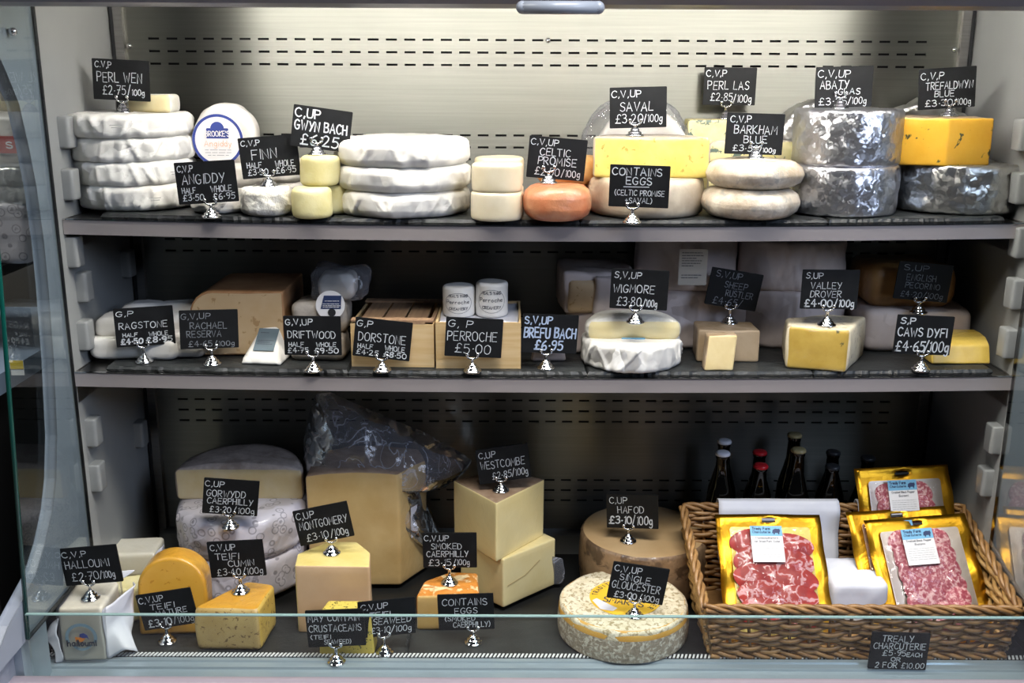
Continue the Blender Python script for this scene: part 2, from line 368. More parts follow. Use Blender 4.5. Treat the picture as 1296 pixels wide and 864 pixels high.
def tube(path, r, n=6, r2=None):
    V, Fc = [], []; P = [Vector(p) for p in path]
    for k, p in enumerate(P):
        t = (P[min(k+1, len(P)-1)]-P[max(k-1, 0)]).normalized()
        a = t.cross(Vector((0, 0, 1)) if abs(t.z) < .9 else Vector((1, 0, 0))).normalized(); b = t.cross(a)
        rr = r if r2 is None else r+(r2-r)*k/(len(P)-1)
        for i in range(n):
            q = 2*PI*i/n; V.append(p+a*rr*math.cos(q)+b*rr*math.sin(q))
    for k in range(len(P)-1):
        for i in range(n):
            j = (i+1) % n; Fc.append((k*n+i, (k+1)*n+i, (k+1)*n+j, k*n+j))
    Fc.append(tuple(range(n))); Fc.append(tuple((len(P)-1)*n+i for i in range(n))[::-1])
    return V, Fc
# outlines: lists of (x, y, flag); the flag of a point is that of the side that starts there (1 = cut face)
def circ(r, n=80, sq=1): return [(r*math.cos(2*PI*i/n), sq*r*math.sin(2*PI*i/n), 0) for i in range(n)]
def arc_poly(r, a0, a1, apex=(0, 0), n=48):
    """sector: arc from a0 to a1 (degrees) closed through apex by cut faces"""
    P = [(r*math.cos(math.radians(a0+(a1-a0)*i/n)), r*math.sin(math.radians(a0+(a1-a0)*i/n)), 0) for i in range(n)]
    P.append((r*math.cos(math.radians(a1)), r*math.sin(math.radians(a1)), 1))
    if apex is not None: P.append((apex[0], apex[1], 1))
    return P
def sample(P, cr, n):
    """round corners by cr and resample the outline evenly; keep flags"""
    L = len(P); out = []
    for i in range(L):
        p0, p, p2 = Vector(P[i-1][:2]), Vector(P[i][:2]), Vector(P[(i+1) % L][:2])
        d0, d2 = (p0-p), (p2-p)
        ang = d0.angle(d2) if d0.length > 1e-9 and d2.length > 1e-9 else PI
        f0, f = P[i-1][2], P[i][2]
        if ang > 2.7 or not cr: out.append((p.x, p.y, f))
        else:
            c = min(cr, d0.length*.45, d2.length*.45)
            a, b = p+d0.normalized()*c, p+d2.normalized()*c
            for k in range(4):
                t = k/3; q = a*(1-t)**2+p*2*t*(1-t)+b*t*t; out.append((q.x, q.y, f0 if k < 2 else f))
    if n:
        per = sum((Vector(out[i][:2])-Vector(out[(i+1) % len(out)][:2])).length for i in range(len(out))); st = per/n; o2 = []
        for i in range(len(out)):
            a, b = Vector(out[i][:2]), Vector(out[(i+1) % len(out)][:2]); k = max(1, int((b-a).length/st+.5))
            for j in range(k):
                q = a.lerp(b, j/k); o2.append((q.x, q.y, out[i][2]))
        out = o2
    return out
def ridged(p): return 1-2*abs(noise.noise(p))
def loft(P, h, z=0, er=.006, cr=.004, n=96, rows=8, bulge=0, amp=0, fq=20, crease=0, cfq=12, seed=0, dome=0, taper=0, pleat=0, pn=14, lean=(0, 0), fold=0, fd=.002):
    """extrude outline P to height h: rounded edges, bulging sides, noise; returns (geometry, face flags: 0 side, 1 cut, 2 top, 3 bottom)"""
    O = sample(P, cr, n); N = len(O); cx = sum(o[0] for o in O)/N; cy = sum(o[1] for o in O)/N
    Lv = []
    for s in (.05, .45, .8): Lv.append(('c', s, 0.0))
    for k in range(4): a = PI/2*k/3; Lv.append(('i', er*(1-math.sin(a)), er*(1-math.cos(a))))
    for k in range(1, rows): Lv.append(('i', 0, er+(h-2*er)*k/rows))
    for k in range(4): a = PI/2*k/3; Lv.append(('i', er*(1-math.cos(a)), h-er*(1-math.sin(a))))
    for s in (.88, .7, .5, .28, .06): Lv.append(('c', s, h))
    V, Fc, Fl = [], [], []; so = Vector((seed*7.13, seed*3.7, seed*1.9))
    fr_ = random.Random(int(seed*100)+5); folds = [(fr_.uniform(-PI, PI), fr_.uniform(-.9, .9), fr_.choice((-1, 1))*fr_.uniform(.008, .022), fr_.uniform(.5, 1)*fd) for _ in range(fold)]
    maxr = max(math.hypot(o[0]-cx, o[1]-cy) for o in O)
    for kind, q, zz in Lv:
        for i, o in enumerate(O):
            dx, dy = o[0]-cx, o[1]-cy; R = math.hypot(dx, dy) or 1e-6; t = zz/h
            if kind == 'c': s = q*(1-er/R)
            else: s = 1-q/R
            cut = o[2] or O[i-1][2]
            b = 0 if cut else bulge*(1-(2*t-1)**2)
            s *= (1-taper*t); s += b/R if kind == 'i' else (0)
            zz2 = zz
            if t > .99 and dome: zz2 = zz+dome*(1-(min(1, s*R/maxr))**2)
            p = Vector((cx+dx*s+lean[0]*t, cy+dy*s+lean[1]*t, zz2))
            g = so+p
            w = min(1, zz/.008)
            if amp:
                nv = noise.noise_vector(g*fq)*amp; p += Vector((nv.x, nv.y, nv.z*w))
            if crease:
                c = crease*(ridged(g*cfq)+.6*ridged(g*cfq*2.3+Vector((5, 1, 2))))
                p += Vector((dx/R*c, dy/R*c, (c*w*.8 if t > .6 else 0)))
            if pleat and kind == 'i':
                a = math.atan2(dy, dx); c = pleat*noise.noise(Vector((a*pn/2, zz*22+seed, a*2+zz*30)))
                p += Vector((dx/R*c, dy/R*c, 0))
            if folds and kind == 'i':
                a = math.atan2(dy, dx); c = 0
                for a0, sl, w_, d_ in folds:
                    ds = ((a-a0+PI) % (2*PI)-PI)*R+sl*(zz-h/2)
                    ds = ds/w_
                    if 0 < ds < 1: c += d_*(1-ds)*min(1, ds*6)
                p += Vector((dx/R*c, dy/R*c, 0))
            V.append(p+Vector((0, 0, z)))
    K = len(Lv)
    for k in range(K-1):
        for i in range(N):
            j = (i+1) % N; Fc.append((k*N+i, k*N+j, (k+1)*N+j, (k+1)*N+i))
            Fl.append(3 if k < 3 else (2 if k >= K-7 else O[i][2]))
    Fc.append(tuple(range(N))[::-1]); Fl.append(3); Fc.append(tuple((K-1)*N+i for i in range(N))); Fl.append(2)
    return (V, Fc), Fl
def split(geo, Fl, sel):
    V, Fc = geo; fs = [f for f, l in zip(Fc, Fl) if l in sel]; used = {}
    nf = []
    for f in fs: nf.append(tuple(used.setdefault(i, len(used)) for i in f))
    nv = [None]*len(used)
    for a, b in used.items(): nv[b] = V[a]
    return nv, nf
def poly_plate(P, t, y=0):
    """flat outline in x,z (facing -y) of thickness t"""
    n = len(P); V = [(x, y, z) for x, z in P]+[(x, y+t, z) for x, z in P]
    return V, [tuple(range(n)), tuple(range(n, 2*n))[::-1]]+[(i, i+n, (i+1) % n+n, (i+1) % n) for i in range(n)]
def disc(r, n=40, cx=0, cz=0, sq=1): return [(cx+r*math.cos(2*PI*i/n), cz+sq*r*math.sin(2*PI*i/n)) for i in range(n)]
def rrect(x0, x1, z0, z1, r, n=5):
    P = []
    for cx, cz, a in ((x1-r, z1-r, 0), (x0+r, z1-r, 90), (x0+r, z0+r, 180), (x1-r, z0+r, 270)):
        for k in range(n+1): q = math.radians(a+90*k/n); P.append((cx+r*math.cos(q), cz+r*math.sin(q)))
    return P
# ------------------------------------------------------------------ handwriting: single-stroke letters drawn as ribbons
GL = {
'A': '0,0 .35,1 .7,0|.12,.35 .58,.35', 'B': '0,0 0,1|~0,1 .5,.95 .55,.72 .38,.55 0,.52|~0,.52 .52,.48 .62,.24 .45,.03 0,0',
'C': '~.66,.85 .4,1 .12,.85 0,.5 .12,.14 .4,0 .68,.15', 'D': '0,0 0,1|~0,1 .45,.92 .66,.5 .45,.07 0,0', 'E': '.6,1 0,1 0,0 .62,0|0,.52 .5,.52',
'F': '0,0 0,1 .6,1|0,.52 .48,.52', 'G': '~.64,.86 .38,1 .1,.84 0,.5 .1,.14 .38,0 .62,.15 .64,.44|.38,.44 .7,.44', 'H': '0,0 0,1|.6,0 .6,1|0,.52 .6,.52',
'I': '.08,0 .08,1', 'J': '~.45,1 .46,.3 .3,0 0,.15', 'K': '0,0 0,1|.58,1 0,.45 .62,0', 'L': '0,1 0,0 .55,0', 'M': '0,0 .06,1 .38,.35 .7,1 .78,0', 'N': '0,0 0,1 .6,0 .6,1',
'O': '~.36,1 .08,.84 0,.5 .08,.14 .36,0 .64,.14 .72,.5 .64,.84 .36,1', 'P': '0,0 0,1|~0,1 .5,.95 .6,.72 .45,.5 0,.46', 'Q': '~.36,1 .08,.84 0,.5 .08,.14 .36,0 .64,.14 .72,.5 .64,.84 .36,1|.45,.25 .75,-.05',
'R': '0,0 0,1|~0,1 .5,.95 .58,.74 .42,.52 0,.48|.2,.48 .62,0', 'S': '~.58,.86 .35,1 .08,.88 .08,.64 .32,.52 .56,.38 .56,.12 .28,0 .02,.14', 'T': '0,1 .7,1|.35,1 .35,0',
'U': '~0,1 0,.3 .12,.03 .32,0 .52,.05 .62,.3 .62,1', 'V': '0,1 .33,0 .66,1', 'W': '0,1 .2,0 .42,.7 .64,0 .86,1', 'X': '0,0 .62,1|0,1 .62,0', 'Y': '0,1 .32,.48|.66,1 .22,-.02', 'Z': '0,1 .6,1 0,0 .62,0',
'0': '~.3,1 .06,.82 0,.5 .06,.16 .3,0 .54,.16 .6,.5 .54,.82 .3,1', '1': '.08,.85 .2,1 .2,0', '2': '~.02,.82 .25,1 .5,.86 .46,.56 .2,.22 0,0|0,0 .58,0', '3': '~.02,.9 .3,1 .5,.84 .42,.6 .2,.53|~.2,.53 .5,.45 .55,.2 .32,0 0,.1',
'4': '.42,0 .42,1 .4,1 0,.35 .62,.35', '5': '.52,1 .08,1 .05,.58|~.05,.58 .32,.64 .54,.45 .5,.14 .26,0 0,.08', '6': '~.46,.98 .16,.74 .02,.36 .1,.06 .32,0 .52,.14 .5,.4 .3,.5 .06,.34', '7': '0,1 .58,1 .2,0|.12,.5 .5,.5',
'8': '~.3,.54 .06,.7 .1,.92 .3,1 .5,.92 .52,.7 .3,.54 .06,.34 .06,.1 .3,0 .54,.1 .54,.34 .3,.54', '9': '~.54,.66 .34,.5 .08,.6 .06,.86 .3,1 .52,.88 .54,.6 .46,.2 .3,-.02',
'£': '~.62,.84 .44,1 .22,.88 .22,.5 .18,.14 0,.02|0,.02 .64,.02|.04,.48 .46,.48', '.': '.06,0 .12,.05', ',': '.12,.08 .04,-.16', '·': '.06,.42 .13,.46', '/': '0,-.1 .45,1.1', '(': '~.24,1.08 .02,.72 .02,.3 .24,-.08', ')': '~0,1.08 .22,.72 .22,.3 0,-.08',
'+': '.25,.2 .25,.75|0,.48 .5,.48', '&': '~.6,0 .14,.7 .28,1 .44,.78 .04,.28 .2,0 .58,.36', "'": '.06,1 .03,.75', '-': '.05,.45 .4,.45', '"': '.05,1 .05,.3|.28,1 .28,.3',
'a': '~.45,.55 .2,.62 .02,.32 .18,0 .44,.2|.46,.62 .46,0', 'b': '0,1 0,0|~0,.45 .28,.62 .5,.3 .26,0 0,.14', 'c': '~.46,.52 .24,.62 .02,.32 .22,0 .48,.1', 'd': '.48,1 .48,0|~.48,.45 .2,.62 0,.3 .22,0 .48,.14', 'e': '~.03,.34 .46,.36 .36,.6 .12,.58 .02,.3 .2,0 .46,.1',
'f': '~.4,.95 .2,1 .14,.75 .14,0|0,.6 .34,.6', 'g': '~.46,.5 .22,.62 .02,.34 .18,.04 .44,.2|~.46,.62 .48,-.15 .26,-.36 .04,-.26', 'h': '0,1 0,0|~0,.4 .22,.62 .42,.5 .44,0', 'i': '.06,.6 .06,0|.06,.82 .07,.86', 'k': '0,1 0,0|.4,.6 0,.25 .42,0', 'l': '.06,1 .06,0',
'm': '0,.6 0,0|~0,.42 .18,.62 .32,.5 .33,0|~.33,.42 .5,.62 .64,.5 .66,0', 'n': '0,.6 0,0|~0,.4 .22,.62 .42,.5 .44,0', 'o': '~.25,.62 .02,.32 .25,0 .48,.32 .25,.62', 'p': '0,.6 0,-.34|~0,.45 .28,.62 .5,.3 .26,0 0,.14', 'r': '0,.6 0,0|~0,.38 .16,.58 .36,.58', 's': '~.4,.54 .2,.62 .06,.46 .34,.22 .2,0 .02,.08',
't': '~.16,.9 .16,.15 .36,.03|0,.62 .34,.62', 'u': '~0,.6 .02,.15 .2,0 .42,.2|.44,.6 .44,0', 'v': '0,.6 .2,0 .42,.6', 'w': '0,.6 .15,0 .3,.5 .46,0 .6,.6', 'y': '0,.6 .22,.05|.46,.6 .12,-.36', 'z': '0,.6 .4,.6 0,0 .42,0',
}
_cache = {}
def strokes(ch):
    if ch in _cache: return _cache[ch]
    out = []; wid = 0
    for s in GL.get(ch, '').split('|'):
        if not s: continue
        sm = s[0] == '~'
        p = [tuple(map(float, q.split(','))) for q in s.lstrip('~').split()]
        if sm and len(p) > 2:
            q = [p[0]]+p+[p[-1]]; r = []
            for i in range(1, len(q)-2):
                for k in range(3):
                    t = k/3; r.append(tuple(.5*((2*q[i][a])+(-q[i-1][a]+q[i+1][a])*t+(2*q[i-1][a]-5*q[i][a]+4*q[i+1][a]-q[i+2][a])*t*t+(-q[i-1][a]+3*q[i][a]-3*q[i+1][a]+q[i+2][a])*t**3) for a in (0, 1)))
            p = r+[p[-1]]
        out.append(p); wid = max(wid, max(a for a, _ in p))
    _cache[ch] = (out, wid); return _cache[ch]
def ribbon(p, w, y):
    V, Fc = [], []
    for i, a in enumerate(p):
        a = Vector(a); d = Vector((0, 0))
        if i: d += (a-Vector(p[i-1])).normalized()
        if i < len(p)-1: d += (Vector(p[i+1])-a).normalized()
        d = d.normalized() if d.length > 1e-6 else Vector((1, 0)); n = Vector((-d.y, d.x))*w/2
        e = d*w*.35*(-1 if i == 0 else (1 if i == len(p)-1 else 0))
        for q in (a+n+e, a-n+e): V.append((q.x, y, q.y))
    for i in range(len(p)-1): Fc.append((2*i, 2*i+1, 2*i+3, 2*i+2))
    return V, Fc
def writing(lines, W, H, wt=.0016, y=-.0006, jit=.05, rnd=None):
    """lines: (text, x0, x1, top, bottom) as fractions of a W x H face with its middle at the origin"""
    rnd = rnd or random; gs = []
    for ln in lines:
        tx, x0, x1, t, b = ln[:5]; w2 = ln[5] if len(ln) > 5 else 1
        X0, X1, T, B = (x0-.5)*W, (x1-.5)*W, (.5-t)*H, (.5-b)*H; hh = (T-B)*.9
        if tx == '_': gs.append(ribbon([(X0, T), (X1, B)], wt*w2, y)); continue
        adv = []; pos = 0
        for c in tx:
            if c == ' ': pos += .55; adv.append(None); continue
            s, wd = strokes(c); adv.append((pos, s)); pos += wd+.24
        tot = max(pos-.24, .2); sx = (X1-X0)/tot
        for a in adv:
            if not a: continue
            dz = rnd.uniform(-jit, jit)*hh; sl = rnd.uniform(-.06, .1)
            for s in a[1]:
                gs.append(ribbon([(X0+(a[0]+px+sl*pz)*sx, B+pz*hh+dz) for px, pz in s], wt*w2*rnd.uniform(.85, 1.15), y))
    return join(*gs)
def dashes(rows, W, H, wt=.0006, y=-.0006, seed=1):
    """lines of print too small to read: (x0, x1, mid) rows of word-long dashes"""
    r = random.Random(seed); gs = []
    for x0, x1, m in rows:
        x = x0
        while x < x1-.02:
            e = min(x1, x+r.uniform(.05, .16)); z = (.5-m)*H
            gs.append(ribbon([((x-.5)*W, z), ((x+e-x-.5)*W, z)], wt, y)); x = e+.03
    return join(*gs)
# ------------------------------------------------------------------ price boards on chrome stands
SW, SHH = .105, .0735
def slate_board():
    r = random.Random(3); P = rrect(-SW/2, SW/2, -SHH/2, SHH/2, .0015, 2)
    return poly_plate(P, .003)
G_base = lathe([(.0168, 0), (.0172, .002), (.016, .0036), (.0128, .0046), (.0126, .0075), (.011, .009), (.0085, .0098), (.0082, .0125), (.0066, .0145), (.004, .0158), (.0034, .017), (.0032, .0172)], 28)
G_stem = join(lathe([(.0031, .0168), (.0029, .03), (.0034, .0308), (.0034, .0325), (.0028, .033)], 14),
              tube([(-.0105, -.001, .0372), (-.0085, 0, .0345), (-.004, 0, .0322), (.004, 0, .0322), (.0085, 0, .0345), (.0105, -.001, .0372)], .0019, 8))
def ball(r, n=14): return lathe([(max(1e-5, r*math.sin(PI*k/10)), -r*math.cos(PI*k/10)) for k in range(11)], n)
G_clip = join(move(ball(.0036), (0, -.0052, .0415)), move(ball(.0036), (0, .0052, .0415)), tube([(0, -.005, .0405), (0, -.002, .037), (0, .002, .037), (0, .005, .0405)], .0018, 6))
ME = {}
def shared(name, geo, m, parent, loc=None, smooth=True, rot=None):
    if name not in ME: o = obj(name, geo, m, parent, loc, smooth, rot); ME[name] = o.data; return o
    return obj(name, ME[name], m, parent, loc, smooth, rot)
def sign(corners, base, z, lines, label, wt=.00135, ink='chalk', stand=True, yaw=None, y=None):
    """corners: picture points of the board (tl, tr, br, bl); base: picture point where the stand's foot rests on height z"""
    p = Vector(base) if len(base) == 3 else (on(base[0], base[1], z) if isinstance(z, str) else atz(base[0], base[1], z))
    if y is not None: p = aty(base[0], base[1], y); p.z = z
    tl, tr, br, bl = corners
    cu, cv = sum(c[0] for c in corners)/4, sum(c[1] for c in corners)/4
    wpx = (math.hypot(tr[0]-tl[0], tr[1]-tl[1])+math.hypot(br[0]-bl[0], br[1]-bl[1]))/2
    tilt = math.atan2(((tr[1]-tl[1])+(br[1]-bl[1]))/2, ((tr[0]-tl[0])+(br[0]-bl[0]))/2)-ROLL*.5
    if yaw is None:
        yaw = math.acos(max(.88, min(1, wpx/(SW*ppm(p+Vector((0, 0, .05)))))))*(1 if p.x < .1 else -1)*.6
    t = thing('price_sign', label, 'price sign', p, yaw, 'black price boards on chrome stands' if stand else None)
    c = aty(cu, cv, p.y)
    dx, dz = (c.x-p.x)/math.cos(yaw), c.z-p.z
    b = obj('board', ME['board'], M['board'], t, (dx, 0, dz), False, (0, tilt, 0)) if 'board' in ME else shared('board', slate_board(), M['board'], t, (dx, 0, dz), False, (0, tilt, 0))
    rnd = random.Random(hash(label) % 9999 if False else len(label)*31+int(cu))
    obj('chalk_writing', writing(lines, SW, SHH, wt, rnd=rnd), M[ink], b, smooth=False)
    if stand:
        # the stand reaches up so that its clips hold the board's lower edge
        low = dz-SHH/2*math.cos(tilt)-abs(dx)*0
        up = max(-.012, low+.006-.0415+dx*math.tan(-tilt)*0)
        shared('stand_base', G_base, M['chrome'], t)
        s = shared('stem', G_stem, M['chrome'], t); s.location.z = up
        if up > .002: shared('stem_extension', lathe([(.0031, 0), (.0031, .02)], 12), M['chrome'], t, (0, 0, .0165)).scale.z = max(.05, up/.02+.1)
        for sx in (-1, 1):
            shared('clip', G_clip, M['chrome'], t, (sx*.0098, .0015, up))
    return t
# ------------------------------------------------------------------ the refrigerated display
YB = .3202                                              # back panel
cab = thing('display_fridge', 'open stainless refrigerated cheese display with grey side walls and glass ends', 'display fridge', (0, .15, -1.33))
CB = Vector((0, .15, -1.33))
def cpart(name, geo, m, parent=None, smooth=False):
    o = obj(name, move(geo, -CB), m, parent or cab, None, smooth)
    return o
# back panel with real slots
def slotted():
    xs = [-.83]; x = -.795; holes = []
    while x < .79: holes.append((x, x+.0225)); x += .0369
    zrows = []
    for z in (.296, .107, -.087, -.277, -.467, -.655):
        for d in (.0245, 0, -.0245): zrows.append((z+d-.0021, z+d+.0021))
    zrows.sort(); V, Fc = [], []
    def quad(x0, x1, z0, z1):
        n = len(V); V.extend([(x0, YB, z0), (x1, YB, z0), (x1, YB, z1), (x0, YB, z1)]); Fc.append((n, n+1, n+2, n+3))
    z = -.80
    for a, b in zrows:
        quad(-.85, .85, z, a); px = -.85
        for h0, h1 in holes: quad(px, h0, a, b); px = h1
        quad(px, .85, a, b); z = b
        for h0, h1 in holes:                               # the slot's thickness
            n = len(V); V.extend([(h0, YB, a), (h1, YB, a), (h1, YB+.002, a), (h0, YB+.002, a), (h0, YB, b), (h1, YB, b), (h1, YB+.002, b), (h0, YB+.002, b)])
            Fc.extend([(n, n+1, n+2, n+3), (n+4, n+7, n+6, n+5), (n, n+3, n+7, n+4), (n+1, n+5, n+6, n+2)])
    quad(-.85, .85, z, .47); return V, Fc
back = cpart('back_panel', slotted(), M['steel'])
cpart('air_duct', box(-.86, .86, YB+.012, YB+.03, -.82, .47), M['black'])
for s in (-1, 1):
    cpart('corner_strip', box(s*.849-.0085, s*.849+.0085, YB-.012, YB+.004, -.80, .47), M['steel_dark'])
    cpart('corner_gasket', box(s*.8605-.003, s*.8605+.003, YB-.014, YB+.004, -.80, .47), M['seam'])
    cpart('screw', move(ball(.006), (s*.833, YB-.002, .306)), M['chrome'], smooth=True)
scr = cpart('screw', move(ball(.0055), (.012, YB-.002, .320)), M['chrome'], smooth=True)
# back riser at deck level
cpart('back_riser', move(loft([(-.85, .283, 0), (.85, .283, 0), (.85, YB, 0), (-.85, YB, 0)], .046, z=-.795, er=.004, n=0)[0]), M['wallgrey'])
# side walls
for s, nm in ((-1, 'side_wall'), (1, 'side_wall')):
    w = cpart(nm, box(s*HW, s*(HW+.026), -.02, YB+.03, -.82, .50), M['wallgrey'])
    # shaped outer cheek with a concave front edge; below the glass it only runs in front of the deck
    up = [(-.0205, -.664), (-.0205, .52), (-.25, .52), (-.205, .40), (-.156, .30), (-.122, .25), (-.095, .206), (-.077, .13), (-.066, .065), (-.061, -.03), (-.064, -.108), (-.075, -.24), (-.095, -.376), (-.118, -.45), (-.145, -.50), (-.185, -.545), (-.23, -.58), (-.34, -.616), (-.42, -.664)]
    dn = [(-.206, -.6642), (-.42, -.6642), (-.45, -.73), (-.46, -.82), (-.46, -1.30), (-.206, -1.30)]
    def prism_x(prof, x0, x1):
        V = [(s*x0, y, z) for y, z in prof]+[(s*x1, y, z) for y, z in prof]; n = len(prof)
        return V, [tuple(range(n)), tuple(range(n, 2*n))[::-1]]+[(i, (i+1) % n, (i+1) % n+n, i+n) for i in range(n)]
    ck = cpart('end_cheek', prism_x(up, HW+.006, HW+.028), M['cheek'])
    bv = ck.modifiers.new('bevel', 'BEVEL'); bv.width = .005; bv.segments = 3; bv.limit_method = 'ANGLE'
    ck = cpart('cheek_foot', prism_x(dn, HW+.0292, HW+.05), M['cheek'])
    # sill end below the pane and the dark side of the deck behind it
    cpart('sill_end', box(s*(HW+.015), s*(HW+.029), -.30, -.206, -.86, -.664), M['sill'])
    cpart('deck_side', box(s*.925, s*.935, -.206, -.015, -.83, -.664), M['deck'])
    cpart('deck_side_top', box(s*(HW+.006), s*.935, -.206, -.0205, -.670, -.6645), M['sill'])
    gp = [(-.018, -.664), (-.018, .43), (-.03, .455), (-.055, .465), (-.20, .475), (-.245, -.10), (-.298, -.664)]
    V = [(s*(HW-.001), y, z) for y, z in gp]+[(s*(HW+.005), y, z) for y, z in gp]; n = len(gp)
    pane = cpart('glass_end_pane', (V, [tuple(range(n)), tuple(range(n, 2*n))[::-1]]+[(i, (i+1) % n, (i+1) % n+n, i+n) for i in range(n)]), M['glass'])
    e = [(s*(HW+.002), y, z) for y, z in gp]
    cpart('glass_edge', join(tube(e[4:7], .0038, 8)), M['glassedge'], pane, True)
    cpart('glass_seal', tube([e[0], e[1], e[2], e[3], e[4]], .0032, 8), M['seam'], pane, True)
    cpart('glass_seal', tube([e[0], e[6]], .0032, 8), M['seam'], pane, True)
# shelf support pegs on the side walls
def peg(s, u, v, w=.034, h=.056):
    p = atx(u, v, s*(HW-.012))
    if p.y > YB-.03: p.y = YB-.03
    g = loft([(0, -w/2, 0), (s*.03, -w/2, 0), (s*.03, w/2, 0), (0, w/2, 0)], h, z=-h/2, er=.004, cr=.006, n=40, rows=3)[0]
    cpart('shelf_peg', move(g, (p.x-s*.008, p.y, p.z)), M['wallgrey'], smooth=True)
for u, v in ((87, 167), (92, 233), (109, 362), (111, 423), (121, 545), (126, 602), (164, 333), (180, 548), (97, 318)): peg(-1, u, v)
for u, v in ((1291, 171), (1287, 238), (1281, 371), (1272, 433), (1255, 554), (1244, 608), (1287, 306)): peg(1, u, v)
cpart('drain_stop', move(ball(.007), atx(16, 40, -HW+.002)), M['chrome'], smooth=True)
# deck
cpart('deck_tray', join(box(-HW, HW, -.015, .284, -.83, -.7945), box(-.925, .925, -.17, -.015, -.83, -.7945)), M['deck'])
# front sill: ribbed profile, comb of the air intake, glass front, kick panel
sp = [(-.158, -.83), (-.158, -.786), (-.162, -.783), (-.171, -.783), (-.173, -.786), (-.180, -.787), (-.182, -.784), (-.190, -.785), (-.192, -.789), (-.204, -.791), (-.206, -.786), (-.285, -.792), (-.30, -.80), (-.30, -.86)]
V = [(-.92 if y > -.205 else -HW-.0145, y, z) for y, z in sp]+[(.92 if y > -.205 else HW+.0145, y, z) for y, z in sp]; n = len(sp)
cpart('front_sill', (V, [(i, i+1, i+1+n, i+n) for i in range(n-1)]+[tuple(range(n))[::-1], tuple(range(n, 2*n))]), M['sill'])
cg = []
x = -.912
while x < .905:
    a = (x, -.150, -.7835); cg.append(join(([(x, -.1585, -.7838), (x+.0036, -.1585, -.7838), (x+.0076, -.1465, -.7838), (x+.004, -.1465, -.7838), (x, -.1585, -.7822), (x+.0036, -.1585, -.7822), (x+.0076, -.1465, -.7822), (x+.004, -.1465, -.7822)], [(4, 5, 6, 7), (0, 1, 5, 4), (1, 2, 6, 5), (2, 3, 7, 6), (3, 0, 4, 7)]))); x += .0072
cpart('intake_comb', join(*cg), M['white'])
cpart('intake_slot', box(-.918, .918, -.158, -.1455, -.80, -.7842), M['black'])
fg = cpart('front_glass', box(-HW, HW, -.302, -.296, -.80, -.6185), M['glass'])
cpart('glass_rim', box(-HW, HW, -.3023, -.2957, -.6186, -.6168), M['glasstop'], fg)
cpart('front_bumper', move(loft([(-.97, -.50, 0), (.97, -.50, 0), (.97, -.306, 0), (-.97, -.306, 0)], .05, z=-.779, er=.012, cr=.01, n=0, rows=2)[0]), M['kick'], smooth=True)
cpart('kick_panel', box(-.97, .97, -.49, -.31, -1.33, -.779), M['kick'])
cpart('cabinet_body', box(-HW, HW, -.29, .36, -1.33, -.86), M['seam'])
# canopy with fascia, lamp and night-blind handle
cz = .3525
cn = [(YB+.03, .47), (YB+.03, .55), (-.30, .55), (-.30, .43), (-.285, .385), (-.262, cz+.014), (-.247, cz+.004), (-.228, cz), (-.205, cz), (-.196, cz+.008), (-.19, .44), (.0, .47)]
V = [(-.97, y, z) for y, z in cn]+[(.97, y, z) for y, z in cn]; n = len(cn)
cpart('canopy', (V, [tuple(range(n)), tuple(range(n, 2*n))[::-1]]+[(i, i+n, (i+1) % n+n, (i+1) % n) for i in range(n)]), M['canopy'])
hp = aty(710, 3, -.29)
cpart('blind_handle', move(join(tube([(-.055, 0, 0), (.055, 0, 0)], .0095, 12), move(ball(.0095), (-.055, 0, 0)), move(ball(.0095), (.055, 0, 0))), (hp.x, -.272, hp.z-.006)), M['cheek'], smooth=True)
lm, lnt, lb = new_mat('lamp_glow'); lb.inputs['Emission Color'].default_value = (1, .96, .87, 1); lb.inputs['Emission Strength'].default_value = LAMP
lb.inputs['Base Color'].default_value = (.9, .9, .85, 1)
tubeg = move(lathe([(.013, 0), (.013, 1.44)], 16), (-.69, -.105, .405), ry=PI/2)
lt = cpart('lamp_tube', tubeg, lm, None, True)
cpart('lamp_cap', move(lathe([(.016, 0), (.016, .035)], 16), (-.72, -.105, .405), ry=PI/2), M['white'], lt)
cpart('lamp_cap', move(lathe([(.016, 0), (.016, .035)], 16), (.745, -.105, .405), ry=PI/2), M['white'], lt)
# ------------------------------------------------------------------ shelves and slates
def sagged(g, k):
    zz, s = SHELF[k]
    return [Vector((p[0], p[1], p[2]-s*max(0, 1-(p[0]/HW)**2))) for p in g[0]], g[1]
def longbox(x0, x1, y0, y1, z0, z1, n=24):
    V, Fc = [], []
    for i in range(n+1):
        x = x0+(x1-x0)*i/n; V += [(x, y0, z0), (x, y1, z0), (x, y1, z1), (x, y0, z1)]
    for i in range(n):
        for a in range(4): b = (a+1) % 4; Fc.append((4*i+a, 4*i+4+a, 4*i+4+b, 4*i+b))
    return V, Fc+[(0, 1, 2, 3), (4*n+3, 4*n+2, 4*n+1, 4*n)]
def shelf(k, label, y0):
    z = SHELF[k][0]; t = thing('display_shelf', label, 'shelf', (0, .15, z), 0, 'stainless display shelves')
    o = Vector((0, .15, z))
    def P(nm, g, m, par=t): return obj(nm, move(sagged(g, k), -o), m, par, smooth=False)
    P('shelf_plate', longbox(-HW+.003, HW-.003, y0+.004, YB-.02, z-.022, z-.0015), M['steel_dark'])
    r = P('front_rail', longbox(-HW+.001, HW-.001, y0, y0+.005, z-.027, z+.0005), M['rail'])
    P('rail_lip', longbox(-HW+.001, HW-.001, y0-.0015, y0+.004, z-.0005, z+.0012), M['chrome'], r)
    for s in (-1, 1): P('end_bracket', box(s*HW-.002, s*HW+.002 if s < 0 else s*HW+.0, y0+.006, YB-.03, z-.06, z-.0), M['steel_dark'])
    return t
shelf('T', 'upper stainless shelf under the lamp carrying the white and foil wrapped wheels', 0)
